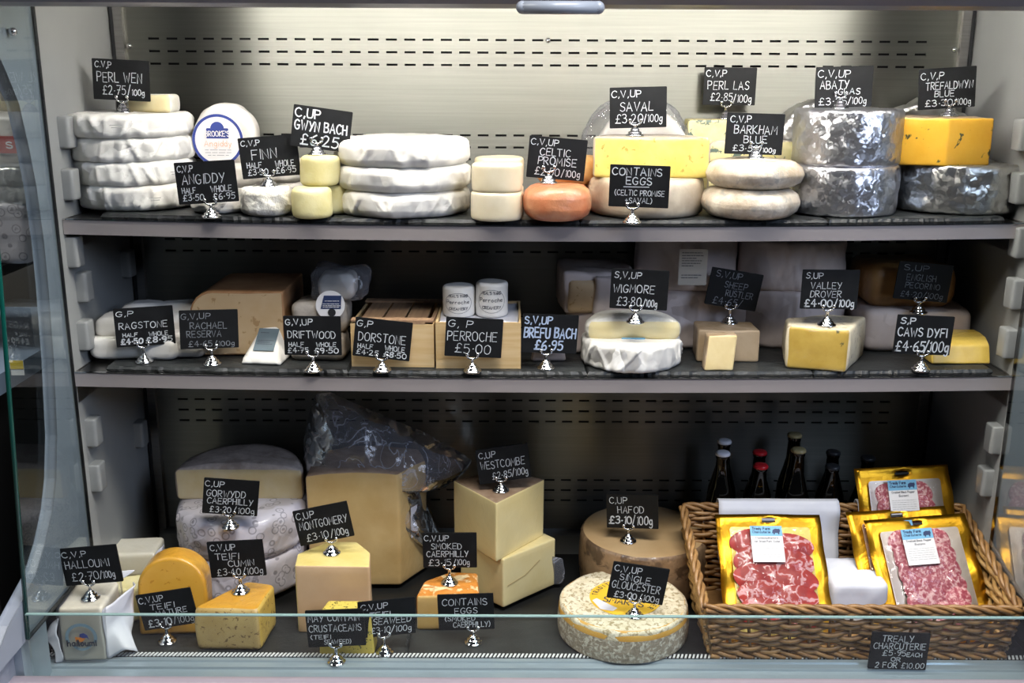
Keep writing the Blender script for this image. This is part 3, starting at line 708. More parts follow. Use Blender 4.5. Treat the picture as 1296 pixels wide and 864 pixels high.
shelf('S', 'middle stainless shelf in shade carrying wooden crates and paper wrapped cheeses', -.0192)
def slate(k, x0, x1, y0, y1, label, seed):
    r = random.Random(seed); P = []
    for i in range(60): P.append((x0+(x1-x0)*i/60, y0+r.uniform(-.002, .002), 0))
    P.append((x1, y0+.002, 0))
    for i in range(12): P.append((x1+r.uniform(-.0015, .0015), y0+(y1-y0)*(i+1)/13, 0))
    P += [(x1, y1, 0), (x0, y1, 0)]
    for i in range(12): P.append((x0+r.uniform(-.0015, .0015), y1-(y1-y0)*(i+1)/13, 0))
    zb = SHELF[k][0]-.0005; xm = (x0+x1)/2
    n = len(P); V = []
    for lev, (ins, zz) in enumerate(((.0, 0), (-.002, .005), (.0015, .0105))):
        for x, y, _ in P:
            s = 1-ins/.2*(1 if lev else 0)
            X = xm+(x-xm)*s; V.append(Vector((X, y+(ins if y < (y0+y1)/2 else -ins)+r.uniform(-.0006, .0006), zb+zz-SHELF[k][1]*max(0, 1-(X/HW)**2))))
    Fc = [tuple(range(n))[::-1], tuple(range(2*n, 3*n))]
    # top as a strip grid so that it follows the sag
    Fc = [tuple(range(n))[::-1]]+[(l*n+i, l*n+(i+1) % n, (l+1)*n+(i+1) % n, (l+1)*n+i) for l in range(2) for i in range(n)]
    T0 = len(V); m = 24
    for i in range(m+1):
        X = x0+.002+(x1-x0-.004)*i/m; zz = zb+.0105-SHELF[k][1]*max(0, 1-(X/HW)**2); V += [Vector((X, y0+.0015, zz)), Vector((X, y1-.0015, zz))]
    Fc += [(T0+2*i, T0+2*i+2, T0+2*i+3, T0+2*i+1) for i in range(m)]
    base = Vector((xm, (y0+y1)/2, zb)); o = obj('slate_board', move((V, Fc), -base), M['slate'], None, base, False)
    tag(o, label, 'slate', 'slate boards lining the shelves'); return o
ST = [(-.80, -.392, 'under the stacked white wheels'), (-.388, .062, 'under the three flat white wheels'), (.066, .51, 'under the halved yellow cheese'), (.514, .83, 'under the foil wrapped wheels')]
for i, (a, b, w) in enumerate(ST): slate('T', a, b, .012, .29, 'dark slate board on the upper shelf '+w, i)
SS = [(-.81, -.365, 'under the white log packets'), (-.361, .08, 'under the wooden crates'), (.084, .50, 'under the soft white wheel'), (.504, .835, 'under the yellow wedge')]
for i, (a, b, w) in enumerate(SS): slate('S', a, b, -.006, .27, 'dark slate board on the middle shelf '+w, i+10)
SB = [(-.905, -.255, 'under the wrapped white block'), (-.25, .33, 'under the mottled wheel'), (.334, .905, 'under the wicker basket')]
for i, (a, b, w) in enumerate(SB): slate('B', a, b, -.145, -.022, 'dark slate board on the fridge deck '+w, i+20)

# ------------------------------------------------------------------ cheese makers
def whole(name, label, cat, loc, geo, m, rz=0, group=None):
    o = obj(name, geo, m, None, loc); o.rotation_euler = (0, 0, rz); return tag(o, label, cat, group)
def cut_cheese(name, label, cat, loc, GF, rind, paste, rz=0, group=None, top=None, rn='rind', extra=None):
    t = thing(name, label, cat, loc, rz, group); g, fl = GF
    obj(rn, split(g, fl, (0, 2, 3) if top is None else (0, 3)), rind, t)
    if top is not None: obj('top_face', split(g, fl, (2,)), top, t)
    obj('cut_face', split(g, fl, (1,)), paste, t); return t
def cen(u, v, k, wpx, dy=0):
    """front contact pixel, width in px -> centre and radius of a round thing standing there"""
    p = on(u, v, k); r = wpx/2/ppm(p)
    for _ in range(5):
        c = p+Vector((p.x-CAM.x, p.y-CAM.y, 0)).normalized()*r; r = wpx/2/ppm(c)
    c.y += dy; c.z = surf(k, c.x); return c, r
GW = 'white wax paper wheels on the upper shelf'
# --- upper shelf
def stack(c, r, items):
    z = c.z; n = 0
    for it in items:
        h = it['h']; rr = r*it.get('s', 1)
        g, fl = loft(circ(rr, 240 if it.get('fold') else 100), h, er=it.get('er', .008), cr=0, n=0, rows=14 if it.get('fold') else 9, fold=it.get('fold', 0), fd=it.get('fd', .003), bulge=it.get('bulge', .002), amp=it.get('amp', .001), fq=22, crease=it.get('crease', 0), cfq=it.get('cfq', 14), seed=it.get('seed', n)+c.x*3, dome=it.get('dome', 0), pleat=it.get('pleat', 0))
        whole(it['name'], it['label'], it.get('cat', 'cheese'), (c.x+it.get('dx', 0), c.y+it.get('dy', 0), z), g, M[it['m']], it.get('rz', n*.9), it.get('group'))
        z += h+it.get('gap', 0); n += 1
    return z
c, r = cen(178, 268, 'T', 140)
W1 = dict(name='wrapped_cheese_wheel', m='paper', crease=.002, pleat=.003, er=.011, fold=26, fd=.0035, group=GW)
TOP1 = stack(c, r, [dict(W1, h=.0445, label='bottom white paper wheel of the four beside the grey wall', rz=.4),
    dict(W1, h=.0435, s=1.0, label='second white paper wheel from the slate in the four high stack', dx=-.004, rz=1.3),
    dict(W1, h=.0435, s=1.01, label='third white paper wheel from the slate, one below the top of four', dx=-.006, rz=2.6),
    dict(W1, h=.0415, s=1.06, label='topmost white paper wheel of the four high stack, under a cut cheese', dx=-.009, rz=4.1)])
wheels = [o for o in COL.objects if o.name.startswith('wrapped_cheese_wheel')][:4]
for o, u in zip(wheels, (186, 205, None, 152)):            # faint date stamps on the paper
    if u is None: continue
    q = aty(u, 200, c.y-r); an = math.asin(max(-.9, min(.9, (q.x-o.location.x)/r)))
    g = dashes([(.1, .9, .35), (.2, .8, .6)], .026, .016, .0011, 0, u)
    rr_ = max(math.hypot(v.co.x, v.co.y) for v in o.data.vertices if abs(v.co.z-.022) < .012)
    rz_ = o.rotation_euler.z
    V2 = [(rr_*math.sin(an+p_[0]/rr_), -rr_*math.cos(an+p_[0]/rr_), p_[2]+.022) for p_ in g[0]]
    obj('date_stamp', move((V2, g[1]), rz=-rz_), M['inkpale'], o, smooth=False)
C1 = c
p = aty(196, 147, c.y+.02); g, fl = loft([(-.045, -.03, 1), (.043, -.03, 0), (.036, .03, 0), (-.03, .035, 0)], .033, er=.006, cr=.012, n=60, rows=6, amp=.001, bulge=.002)
cut_cheese('cut_soft_cheese', 'cut yellow soft cheese with white rind on top of four white wheels', 'cheese', (p.x, c.y+.03, TOP1), (g, fl), M['bloomy'], M['cream'], -.15)
# small wrapped cheeses in front of the round label
c, r = cen(281, 271, 'T', 64)
whole('wrapped_small_cheese', 'small film wrapped white cheese lowest behind the chrome foot', 'cheese', c, loft(circ(r), .028, er=.009, cr=0, n=80, bulge=.003, crease=.003, cfq=20, pleat=.002, seed=4)[0], M['papershine'], .3, 'small wrapped white cheeses')
c2 = c+Vector((.006, .05, 0))
t2 = stack(Vector((c2.x, c2.y+.03, c.z)), .052, [dict(name='wrapped_small_cheese', m='papershine', h=.04, crease=.003, cfq=20, er=.01, label='film wrapped white cheese on the slate behind the smallest one', seed=9, group='small wrapped white cheeses'), dict(name='wrapped_small_cheese', m='papershine', h=.04, crease=.003, cfq=20, er=.01, label='film wrapped white cheese holding up the round blue edged label', seed=12, group='small wrapped white cheeses')])
q = aty(272, 178, c2.y-.005); t = thing('labelled_cheese', 'upright white cheese with a round blue ringed paper label', 'cheese', (q.x, c2.y+.02, t2))
rd = 33/ppm(q); cz0 = q.z-t2
bq = move(loft(circ(rd*1.13), .045, er=.012, cr=0, n=80, crease=.003, cfq=16, bulge=.002, seed=21)[0], (.012, .045, max(cz0+.004, rd*1.1)), rx=PI/2)
obj('wrapped_body', bq, M['papershine'], t)
lab = obj('round_label', poly_plate(disc(rd), .001, 0), M['labelwhite'], t, (0, -.0055, cz0), False, (-.06, 0, 0))
ro, ri = rd*.985, rd*.88; D1, D2 = disc(ro, 64), disc(ri, 64)
obj('blue_ring', ([(x, -.0006, z) for x, z in D1]+[(x, -.0006, z) for x, z in D2], [(i, (i+1) % 64, 64+(i+1) % 64, 64+i) for i in range(64)]), M['inkblue'], lab, smooth=False)
obj('printed_banner', join(poly_plate(rrect(-.021, .021, .008, .022, .002), .0004, -.0008), poly_plate(disc(.013, 30, 0, .021), .0004, -.0009), poly_plate(rrect(-.021, .021, .003, .010, .001), .0004, -.0008)), M['inkblue'], lab, smooth=False)
obj('printed_name', writing([("BROOKE'S", .27, .73, .32, .43)], rd*2, rd*2, .0016, -.0016, .01), M['labelwhite'], lab, smooth=False)
obj('printed_title', writing([('Angiddy', .24, .76, .50, .62)], rd*2, rd*2, .0011, -.0012, .01), M['inkpeach'], lab, smooth=False)
obj('small_print', dashes([(.25, .75, .69), (.25, .75, .74), (.3, .7, .79)], rd*2, rd*2, .0008, -.0012), M['inkgrey'], lab, smooth=False)
# bloomy round and the drums
c, r = cen(340, 275, 'T', 62)
g, fl = loft(circ(r), .049, er=.012, cr=0, n=100, rows=12, bulge=.002, amp=.0025, fq=45, crease=.0022, cfq=40, seed=3)
whole('soft_cheese_round', 'white wrinkled soft cheese round standing alone on the slate', 'cheese', c, g, M['bloomy']); FINN = c.z+.049; FINNC = c
cb = on(356, 262, 'T'); stack(Vector((cb.x-.012, .22, cb.z)), .052, [dict(name='wrapped_small_cheese', m='papershine', h=.043, crease=.002, er=.01, label='lower pale wrapped cheese behind the wrinkled round', seed=31, group='wrapped cheeses behind the wrinkled round'), dict(name='wrapped_small_cheese', m='papershine', h=.043, crease=.002, er=.01, label='upper pale wrapped cheese behind the wrinkled round', seed=32, group='wrapped cheeses behind the wrinkled round')])
c, r = cen(396, 278, 'T', 50); GD = 'pale yellow drum cheeses'
def drum(loc, label, s=1, seed=0, lean=(0, 0)):
    g, fl = loft(circ(r*s), .054, er=.008, cr=0, n=80, rows=9, amp=.0018, fq=34, seed=seed, bulge=.001, lean=lean); whole('drum_cheese', label, 'cheese', loc, g, M['drum'], seed, GD)
drum(c, 'front pale yellow drum cheese on the slate', 1, 1)
drum(c+Vector((.026, .062, 0)), 'rear pale yellow drum cheese on the slate, half hidden', 1, 2)
drum(c+Vector((.010, .030, .0545)), 'upper pale yellow drum cheese carrying a tilted price board', .97, 3, (-.003, 0)); DRUM = c.z+.1085; DRUMC = c+Vector((.010, .030, 0))
# three flat wheels
c, r = cen(511, 278, 'T', 166)
W2 = dict(name='wrapped_cheese_wheel', m='paper2', crease=.0018, pleat=.003, er=.014, fold=30, fd=.0035, group=GW, amp=.0012)
stack(c, r, [dict(W2, h=.046, label='bottom of the three broad white paper wheels', rz=.2, s=.98, seed=41), dict(W2, h=.044, label='middle of the three broad white paper wheels', rz=1.9, seed=43), dict(W2, h=.046, label='topmost of the three broad white paper wheels', rz=3.1, dome=.002, seed=47, s=.985)])
# cream rounds
c, r = cen(629, 281, 'T', 65); GC = 'cream coloured wrapped rounds'
PC = dict(name='wrapped_cream_round', m='palecream', crease=.0008, er=.005, amp=.0008, bulge=.0005, group=GC)
stack(c, r, [dict(PC, h=.050, label='front lower cream wrapped round cheese', seed=51), dict(PC, h=.050, label='front upper cream wrapped round cheese with clear lid film', seed=52, s=.97)])
stack(c+Vector((.003, .098, 0)), r*.97, [dict(PC, h=.050, label='rear lower cream wrapped round, hidden behind the front pair', seed=53), dict(PC, h=.052, label='rear upper cream wrapped round peeking above the front pair', seed=54)])
# orange round
c, r = cen(704, 283, 'T', 82)
g, fl = loft(circ(r), .064, er=.022, cr=0, n=100, rows=10, bulge=.003, amp=.0025, fq=24, seed=61)
t = thing('orange_washed_cheese', 'orange pink washed rind round in shiny film on the slate', 'cheese', c); obj('rind', g, M['wash'], t)
OR = c.z+.064; ORC = c
cb = c+Vector((.016, .125, 0)); stack(cb, .062, [dict(name='amber_washed_cheese', m='wash', h=.052, er=.018, amp=.002, label='lower amber washed rind round behind the orange one', seed=63, group='washed rounds behind the orange one'), dict(name='amber_washed_cheese', m='washpale', h=.052, er=.018, amp=.002, label='upper amber washed rind round behind the orange one', seed=64, dx=.012, group='washed rounds behind the orange one')])
# grey rind wheel with half yellow cheese on top
c, r = cen(815, 278, 'T', 142)
g, fl = loft(circ(r), .070, er=.010, cr=0, n=100, bulge=.004, amp=.002, fq=16, seed=71)
whole('grey_rind_wheel', 'grey rind wheel in clear film under the halved yellow cheese', 'cheese', c, g, M['greyrind'])
SAV0 = c.z+.070; SAVC = c
hw = 70/ppm(c); P = [(-hw, 0, 1), (hw, 0, 0)]+[(hw*math.cos(a)*(1.0), .012+.105*math.sin(a), 0) for a in [PI*i/24 for i in range(1, 24)]]
q = aty(824, 205, c.y-.055)
g, fl = loft(P, .073, er=.006, cr=.006, n=120, rows=9, amp=.0015, fq=30, seed=72)
SAVT = cut_cheese('halved_yellow_cheese', 'halved yellow cheese with flat holey cut face, on grey rind wheel', 'cheese', (q.x, c.y-.055, SAV0), (g, fl), M['greyrind'], M['yellowpaste'], -.015)
SAV = SAV0+.073
qb = aty(812, 200, .265); g, fl = loft(circ(.094), .05, er=.012, cr=0, n=90, amp=.002, crease=.002, seed=75)
t = thing('film_wrapped_cheese', 'upright pale wheel in glossy crinkled film behind halved yellow cheese', 'cheese', (qb.x, .28, c.z)); obj('rind', move(g, (0, .02, .094), rx=PI/2-.06), M['papershine'], t)
g, fl = loft(circ(.106), .06, er=.02, cr=0, n=90, amp=.004, crease=.004, seed=76, cfq=16); obj('clear_film', move(g, (-.012, .024, .106), rx=PI/2-.06), M['clear'], t)
# blue rounds
c, r = cen(947, 281, 'T', 116); GB = 'mottled blue rind rounds'
BR = dict(name='blue_rind_round', m='blurind', er=.0235, amp=.0028, bulge=.006, group=GB)
B1 = stack(c, r, [dict(BR, h=.054, label='lower mottled pale rind round on the slate', seed=81), dict(BR, h=.05, label='upper mottled pale rind round carrying a price board', seed=82, s=.98, dx=.004)])
BAR, BARC = B1, c
# veined pieces behind
P = arc_poly(.085, 0, 180, None); P = [(-.085, 0, 1), (.085, 0, 0)]+[(.085*math.cos(PI*i/24), .085*math.sin(PI*i/24), 0) for i in range(1, 24)]
P2 = [(x*1.0, y*.95, f) for x, y, f in P]
qv = aty(953, 200, .205)
g, fl = loft(P2, .075, er=.01, cr=.004, n=90, amp=.002, seed=84)
cut_cheese('halved_blue_cheese', 'lower halved blue veined wheel standing behind the mottled rounds', 'cheese', (qv.x, .212, c.z), (g, fl), M['blurind'], M['veined'])
g, fl = loft(P2, .052, er=.014, cr=.004, n=90, amp=.002, seed=85, bulge=.006)
cut_cheese('halved_blue_cheese', 'upper halved blue veined wheel with rounded ends, behind mottled rounds', 'cheese', (qv.x, .208, c.z+.075), (g, fl), M['blurind'], M['veined'])
PLZ = c.z+.165
qv = aty(896, 180, .255)
g, fl = loft([(-.040, 0, 1), (.045, 0, 1), (.05, .052, 0), (-.04, .052, 1)], .165, er=.004, cr=.004, n=70, rows=14, amp=.0012, seed=86)
cut_cheese('blue_veined_wedge', 'tall pale yellow wedge with blue veins beside the film wrapped wheel', 'cheese', (qv.x, .262, c.z), (g, fl), M['veined'], M['veined'])
PLC = qv
# foil wheels
c, r = cen(1063, 276, 'T', 129)
FO = dict(name='foil_wrapped_wheel', m='foil', er=.007, amp=.0012, crease=.0016, cfq=34, bulge=.002, group='silver foil wheels')
FOIL = stack(c, r, [dict(FO, h=.090, label='lower silver foil wheel of the straight stack of two', seed=91), dict(FO, h=.1, s=.985, label='upper silver foil wheel of the straight stack of two', seed=92)]); FOILC = c
qb = aty(1040, 170, .27); g, fl = loft(circ(.1), .055, er=.02, cr=0, n=90, amp=.003, crease=.004, cfq=24, seed=93)
whole('foil_wrapped_wheel', 'silver foil wheel standing on edge behind the straight foil stack', 'cheese', (qb.x, .285, c.z), move(g, (0, .02, .1), rx=PI/2-.05), M['foil_old'], 0, 'silver foil wheels')
c, r = cen(1203, 272, 'T', 150, -.004)
ORZ = stack(c, r, [dict(FO, h=.087, m='foil_old', label='silver foil wheel under the orange veined cheese', seed=95, crease=.003)]); ORZC = c
k = ppm(c+Vector((0, -.06, .1)))
q = atz(1206, 213, ORZ)
pa, pb, pc = [q+d for d in (Vector((-.1, .035, 0)), Vector((0, 0, 0)), Vector((.088, .018, 0)))]
L = [(pa.x-q.x, pa.y-q.y, 1), (0, 0, 1), (pc.x-q.x, pc.y-q.y, 0), (.082, .11, 0), (0, .145, 0), (-.066, .11, 0)]
g, fl = loft(L, .086, er=.004, cr=.003, n=110, rows=10, amp=.0013, fq=40, seed=96)
cut_cheese('orange_blue_cheese', 'bright orange wedge with blue veins on the crumpled foil wheel', 'cheese', (q.x, max(q.y, c.y-.1), ORZ), (g, fl), M['orangeblue'], M['orangeblue'], 0, rn='side_face', top=M['rustrind'])
OB = ORZ+.086
qb = aty(1170, 180, .275); g, fl = loft(circ(.098), .04, er=.016, cr=0, n=90, amp=.004, crease=.006, cfq=22, seed=97)
whole('foil_wrapped_wheel', 'crumpled foil wheel standing on edge behind the orange veined wedge', 'cheese', (qb.x, .288, c.z), move(g, (0, .012, .098), rx=PI/2-.05), M['foil_old'], 0, 'silver foil wheels')
# ------------------------------------------------------------------ middle shelf
def block(w, d, h, **k): return loft([(-w/2, 0, 0), (w/2, 0, 0), (w/2, d, 0), (-w/2, d, 0)], h, **k)
def pillow(w, d, h, seed, crease=.002): return block(w, d, h, er=h*.32, cr=.012, n=80, rows=8, amp=.0015, fq=26, crease=crease, cfq=16, seed=seed)[0]
# white log packets
p = on(172, 452, 'S'); GL1 = 'white paper log packets'
whole('log_packet', 'lower white paper log packet on the slate by the grey wall', 'cheese', (p.x, .035, p.z), pillow(.165, .055, .040, 1), M['paper2'], -.04, GL1)
whole('log_packet', 'upper white paper log packet lying on another', 'cheese', (p.x+.004, .055, p.z+.040), pillow(.155, .055, .036, 2), M['paper2'], .02, GL1)
whole('log_packet', 'rear white paper log packet, top edge showing above the front two', 'cheese', (p.x+.03, .115, p.z), pillow(.16, .06, .088, 3), M['paper2'], .02, GL1)
q = on(225, 450, 'S'); t = thing('film_packet', 'loose clear film packet end beside the white log packets', 'packet', (q.x+.004, .045, q.z)); obj('film_body', loft([(-.026, 0, 0), (.05, .012, 0), (.05, .06, 0), (-.024, .075, 0)], .052, er=.014, cr=.008, n=60, amp=.004, crease=.005, seed=6)[0], M['papershine'], t)
# tan quarter
pf = on(242, 448, 'S'); y0 = .075; a = aty(243, 440, y0); b = aty(362, 440, y0); tp = aty(300, 369, y0); W = b.x-a.x; H = tp.z-pf.z
P = [(0, 0), (W, 0), (W, H)]+[(.045-.045*math.sin(i*PI/12), H-.045+.045*math.cos(i*PI/12)) for i in range(0, 7)]
V, Fl, Fc = [], [], []
D = .19
GR = loft([(x, z, 0) for x, z in P], D, er=.004, cr=.003, n=90, rows=10, amp=.0008, seed=8)
geo = ([Vector((v.x, v.z, v.y)) for v in GR[0][0]], [f[::-1] for f in GR[0][1]])
t = thing('tan_cheese_block', 'large tan hard cheese block with one rounded top edge', 'cheese', (a.x, y0, pf.z))
obj('rind', split(geo, GR[1], (0, 2)), M['tanrind'], t); obj('cut_face', split(geo, GR[1], (3,)), M['tanpaste'], t)
# wedge packet with slate label
p = on(329, 462, 'S'); w = 55/ppm(p); t = thing('paper_wedge_packet', 'white paper wedge packet with grey label on its sloping top', 'cheese', (p.x, p.y, p.z), -.12)
h = .062; V = [(-w/2, 0, 0), (w/2, 0, 0), (w/2*.9, .12, 0), (-w/2*.9, .12, 0), (-w*.38, .004, .012), (w*.38, .004, .012), (.2*w, .065, h), (-.2*w, .065, h), (.2*w, .115, h), (-.2*w, .115, h)]
F_ = [(3, 2, 1, 0), (0, 1, 5, 4), (4, 5, 6, 7), (7, 6, 8, 9), (1, 2, 8, 6, 5), (0, 4, 7, 9, 3), (2, 3, 9, 8)]
o = obj('paper_wrap', (V, F_), M['paper2'], t); bv = o.modifiers.new('b', 'BEVEL'); bv.width = .006; bv.segments = 3
a_ = math.atan2(h-.012, .061)
lb_ = obj('paper_label', poly_plate(rrect(-.020, .020, -.026, .026, .001), .0006, -.0012), M['slateblue'], t, (.002, .036, .040), False, (-(PI/2-a_), 0, 0))
obj('small_print', dashes([(.15, .6, .2), (.12, .9, .55), (.12, .7, .63), (.12, .85, .71)], .04, .052, .0012, -.0016), M['ink'], lb_, smooth=False)
# ash logs
p = on(398, 462, 'S'); GA = 'ash coated cheeses in film'
def ash(loc, w, d, h, label, seed, rz=0):
    t = thing('ash_coated_cheese', label, 'cheese', loc, rz, GA)
    obj('rind', block(w, d, h, er=.014, cr=.016, n=80, amp=.003, fq=24, seed=seed)[0], M['ash'], t); return t
A1 = ash((p.x, .045, p.z), .108, .08, .052, 'lowest ash coated cheese on the slate behind the price board', 1)
A2 = ash((p.x+.004, .06, p.z+.052), .106, .085, .058, 'ash coated cheese with a round navy and white label', 2)
q = aty(418, 386, .056); lb2 = obj('round_label', poly_plate(disc(.0275, 36), .0008), M['labelwhite'], A2, (q.x-p.x-.004, -.004, q.z-p.z-.052), False, (-.25, 0, 0))
obj('navy_panel', poly_plate([(-.018, -.007), (.020, -.007), (.021, .018), (-.012, .018)], .0005, -.0009), M['navy'], lb2, smooth=False)
obj('printed_badge', poly_plate(disc(.0075, 20, .003, -.014), .0005, -.001), M['seam'], lb2, smooth=False)
obj('small_print', dashes([(.32, .8, .36), (.25, .84, .46), (.25, .84, .52), (.25, .8, .57)], .055, .055, .0011, -.0016), M['labelwhite'], lb2, smooth=False)
q = aty(428, 372, .115)
A3 = thing('film_wrapped_log', 'white paper log in a clear bag, topmost of the ash cheeses', 'cheese', (q.x, .085, p.z+.110), 0, GA)
obj('paper_wrap', pillow(.066, .07, .048, 9), M['paper2'], A3)
obj('clear_film', move(block(.1, .08, .058, er=.014, cr=.012, n=80, amp=.006, fq=30, crease=.004, seed=5)[0], (.006, -.006, 0)), M['clear'], A3)
# wooden crates
def crate(u0, u1, v, vt, label, lid, rz=0, hz=None):
    a, b = on(u0, v, 'S'), on(u1, v, 'S'); w = b.x-a.x; y = a.y; top = aty((u0+u1)/2, vt, y).z-a.z; d = .185
    t = thing('wooden_crate', label, 'crate', ((a.x+b.x)/2, y, a.z), rz, 'small wooden cheese crates'); th = .004
    fr = obj('front_panel', box(-w/2, w/2, 0, th, .004, top), M['wood'], t, smooth=False)
    obj('back_panel', box(-w/2, w/2, d-th, d, .004, top), M['wood'], t, smooth=False)
    for s in (-1, 1): obj('side_panel', box(s*w/2-(th if s > 0 else 0), s*w/2+(th if s < 0 else 0), th, d-th, .004, top), M['wood'], t, smooth=False)
    obj('base', box(-w/2, w/2, 0, d, 0, .004), M['wood'], t, smooth=False)
    if lid:
        for i in range(3):
            x = -w/2+.014+(w-.028)*(i+.5)/3; obj('lid_slat', box(x-.019, x+.019, 0, d, top, top+.004), M['wooddark'], t, smooth=False)
        for yy in (0, d-.022): obj('lid_cross_slat', box(-w/2+.001, w/2-.001, yy, yy+.022, top+.004, top+.0075), M['wooddark'], t, smooth=False)
        obj('lid_edge', box(w/2-.008, w/2-.001, .02, d-.02, top, top+.004), M['wooddark'], t, smooth=False)
    return t, w, d, top, a, b
t, w, d, top, a, b = crate(445, 550, 464, 410, 'wooden crate with a slatted lid between ash cheeses and other crate', True, -.03)
for i in range(2):
    whole('ash_round', 'dark ash cheese inside the slatted crate, seen through the %s gap' % ('first' if i == 0 else 'second'), 'cheese', (a.x+w*(.33+.34*i), a.y+.09, a.z+.0045), loft(circ(.03), .05, er=.01, cr=0, n=40, amp=.002)[0], M['ash'], i, 'ash rounds inside the crate')
t, w, d, top, a, b = crate(552, 659, 466, 408, 'open wooden crate lined with white paper carrying two round cheeses', False)
obj('paper_lining', move(block(w-.012, d-.012, top-.012, er=.003, cr=.004, n=60, amp=.0015, crease=.002, seed=3)[0], (0, .006, .006)), M['paperflat'], t)
PERZ = a.z+top-.004
for (u, wp, vt, lab, sd) in ((580, 40, 361, 'shorter printed white cheese on the open crate', 1), (622, 40, 356, 'taller printed white cheese on the open crate, in film', 2)):
    q = aty(u, 398, a.y+.05); rr = wp/2/ppm(q); hh = aty(u, vt, a.y+.05+rr).z-PERZ
    t = thing('printed_cheese', lab, 'cheese', (q.x, a.y+.05+rr, PERZ), 0, 'printed white cheeses on the open crate')
    obj('paper_wrap', loft(circ(rr), hh, er=.006, cr=0, n=60, amp=.0014, crease=.001, seed=sd)[0], M['paper2'], t)
    lines = [("NEAL'S YARD", .17, .83, .12, .24), ('Perroche', .08, .88, .36, .52), ('CREAMERY', .18, .82, .66, .78)]
    gW, gs = rr*1.7, writing(lines, rr*1.7, hh*.8, .0009, 0, .02, random.Random(sd))
    el = ribbon([(rr*.82*math.cos(k*PI/16), hh*.34*math.sin(k*PI/16)) for k in range(33)], .0006, 0)
    V2 = []; gs = join(gs, el)
    for v in gs[0]:
        an = v[0]/rr*1.05; V2.append(((rr+.0022)*math.sin(an), -(rr+.0022)*math.cos(an), v[2]+hh*.5))
    obj('printed_text', (V2, gs[1]), M['ink'], t, smooth=False)
# small packet behind board
p = on(694, 458, 'S'); whole('wrapped_small_cheese', 'small white wrapped wedge half hidden under a price board', 'cheese', (p.x, .06, p.z), loft([(-.035, 0, 0), (.035, .004, 0), (.02, .05, 0), (-.02, .05, 0)], .022, er=.006, cr=.008, n=50, crease=.002, seed=4, taper=.15)[0], M['paperpink'])
# parchment blocks behind the soft wheel
p = on(765, 448, 'S'); a = aty(713, 430, .12); b = aty(800, 430, .12); w = b.x-a.x
t = thing('parchment_block', 'lower parchment wrapped block behind the soft white wheel', 'cheese', ((a.x+b.x)/2+.008, .12, p.z), 0, 'parchment wrapped blocks'); obj('parchment_wrap', block(w*.92, .15, .082, er=.008, cr=.01, n=70, amp=.002, crease=.003, cfq=10, seed=1)[0], M['paperpink'], t)
t = thing('parchment_block', 'upper parchment wrapped block with open paper end, half unwrapped', 'cheese', ((a.x+b.x)/2, .112, p.z+.082), 0.05, 'parchment wrapped blocks')
obj('cheese_body', block(w*.9, .15, .066, er=.008, cr=.01, n=70, amp=.001, seed=2)[0], M['tanpaste'], t)
obj('parchment_wrap', move(block(w*.99, .15, .078, er=.007, cr=.008, n=80, amp=.002, crease=.004, cfq=12, seed=3)[0], (.001, .01, -.001)), M['paperpink'], t)
g_ = move(block(w*.55, .03, .072, er=.004, cr=.008, n=50, amp=.002, crease=.004, seed=7)[0], (w*.22, -.006, 0)); obj('paper_fold', g_, M['paperpink'], t)
# soft white wheel and half
c, r = cen(797, 473, 'S', 121)
g, fl = loft(circ(r, 220), .05, er=.008, cr=0, n=0, rows=14, bulge=.001, crease=.0022, pleat=.003, seed=11, cfq=12, fold=16, fd=.006)
whole('wrapped_soft_wheel', 'bright white paper wheel at the front of the middle shelf', 'cheese', c, g, M['paper'])
hw = 58/ppm(c); P = [(-hw, 0, 1), (hw, 0, 0)]+[(hw*math.cos(PI*i/24), .01+hw*.95*math.sin(PI*i/24), 0) for i in range(1, 24)]
g, fl = loft(P, .036, er=.012, cr=.012, n=110, rows=8, amp=.0015, bulge=.002, dome=.008, seed=12)
t = cut_cheese('halved_soft_cheese', 'halved soft cheese with creamy cut face on the white paper wheel', 'cheese', (c.x, c.y-.035, c.z+.050), (g, fl), M['bloomy'], M['cream'])
obj('blue_paper_edge', poly_plate(rrect(-.022, .022, -.0015, .0015, .001), .0006, -.002), M['lightblue'], t, (0, 0, .003), False)
WIGZ, WIGC = c.z+.05+.042, c
# big white wheels
GBW = 'large white paper wheels at the back of the middle shelf'
def bigwheel(u0, u1, vb, z, h, y, label, seed):
    a, b = aty(u0, vb, y), aty(u1, vb, y); r = (b.x-a.x)/2
    g, fl = loft(circ(r, 90, min(1, (.285-(y-.0))/1/r*.5 if r > .1 else 1)), h, er=.012, cr=0, n=110, crease=.003, cfq=9, pleat=.003, amp=.002, seed=seed)
    return whole('large_wrapped_cheese', label, 'cheese', ((a.x+b.x)/2, y+.03, z), g, M['paperpink'], 0, GBW), r
zs = surf('S', .2)
w1, r1 = bigwheel(806, 948, 420, zs, .118, .175, 'lower large white paper wheel behind the soft white wheel', 1)
w2, r2 = bigwheel(806, 934, 345, zs+.118, .112, .175, 'upper large white paper wheel with a printed sheet on its side', 2)
w3, r3 = bigwheel(940, 1068, 420, zs, .118, .175, 'lower large white paper wheel behind the small upright wedge', 3)
w4, r4 = bigwheel(938, 1073, 345, zs+.118, .100, .175, 'upper large white paper wheel with torn shiny wrap', 4)
sh = obj('printed_sheet', poly_plate(rrect(-.027, .027, -.035, .035, .001), .0006), mat('pale_print_sheet', '#b9b3a6', rough=.6), w2, (-.002, -.0995, .058), False)
obj('small_print', dashes([(.1, .8, .1), (.1, .85, .18), (.1, .6, .25), (.1, .8, .32), (.1, .75, .39), (.1, .5, .46), (.1, .8, .72), (.1, .7, .79)], .054, .07, .0012, -.0008), M['ink'], sh, smooth=False)
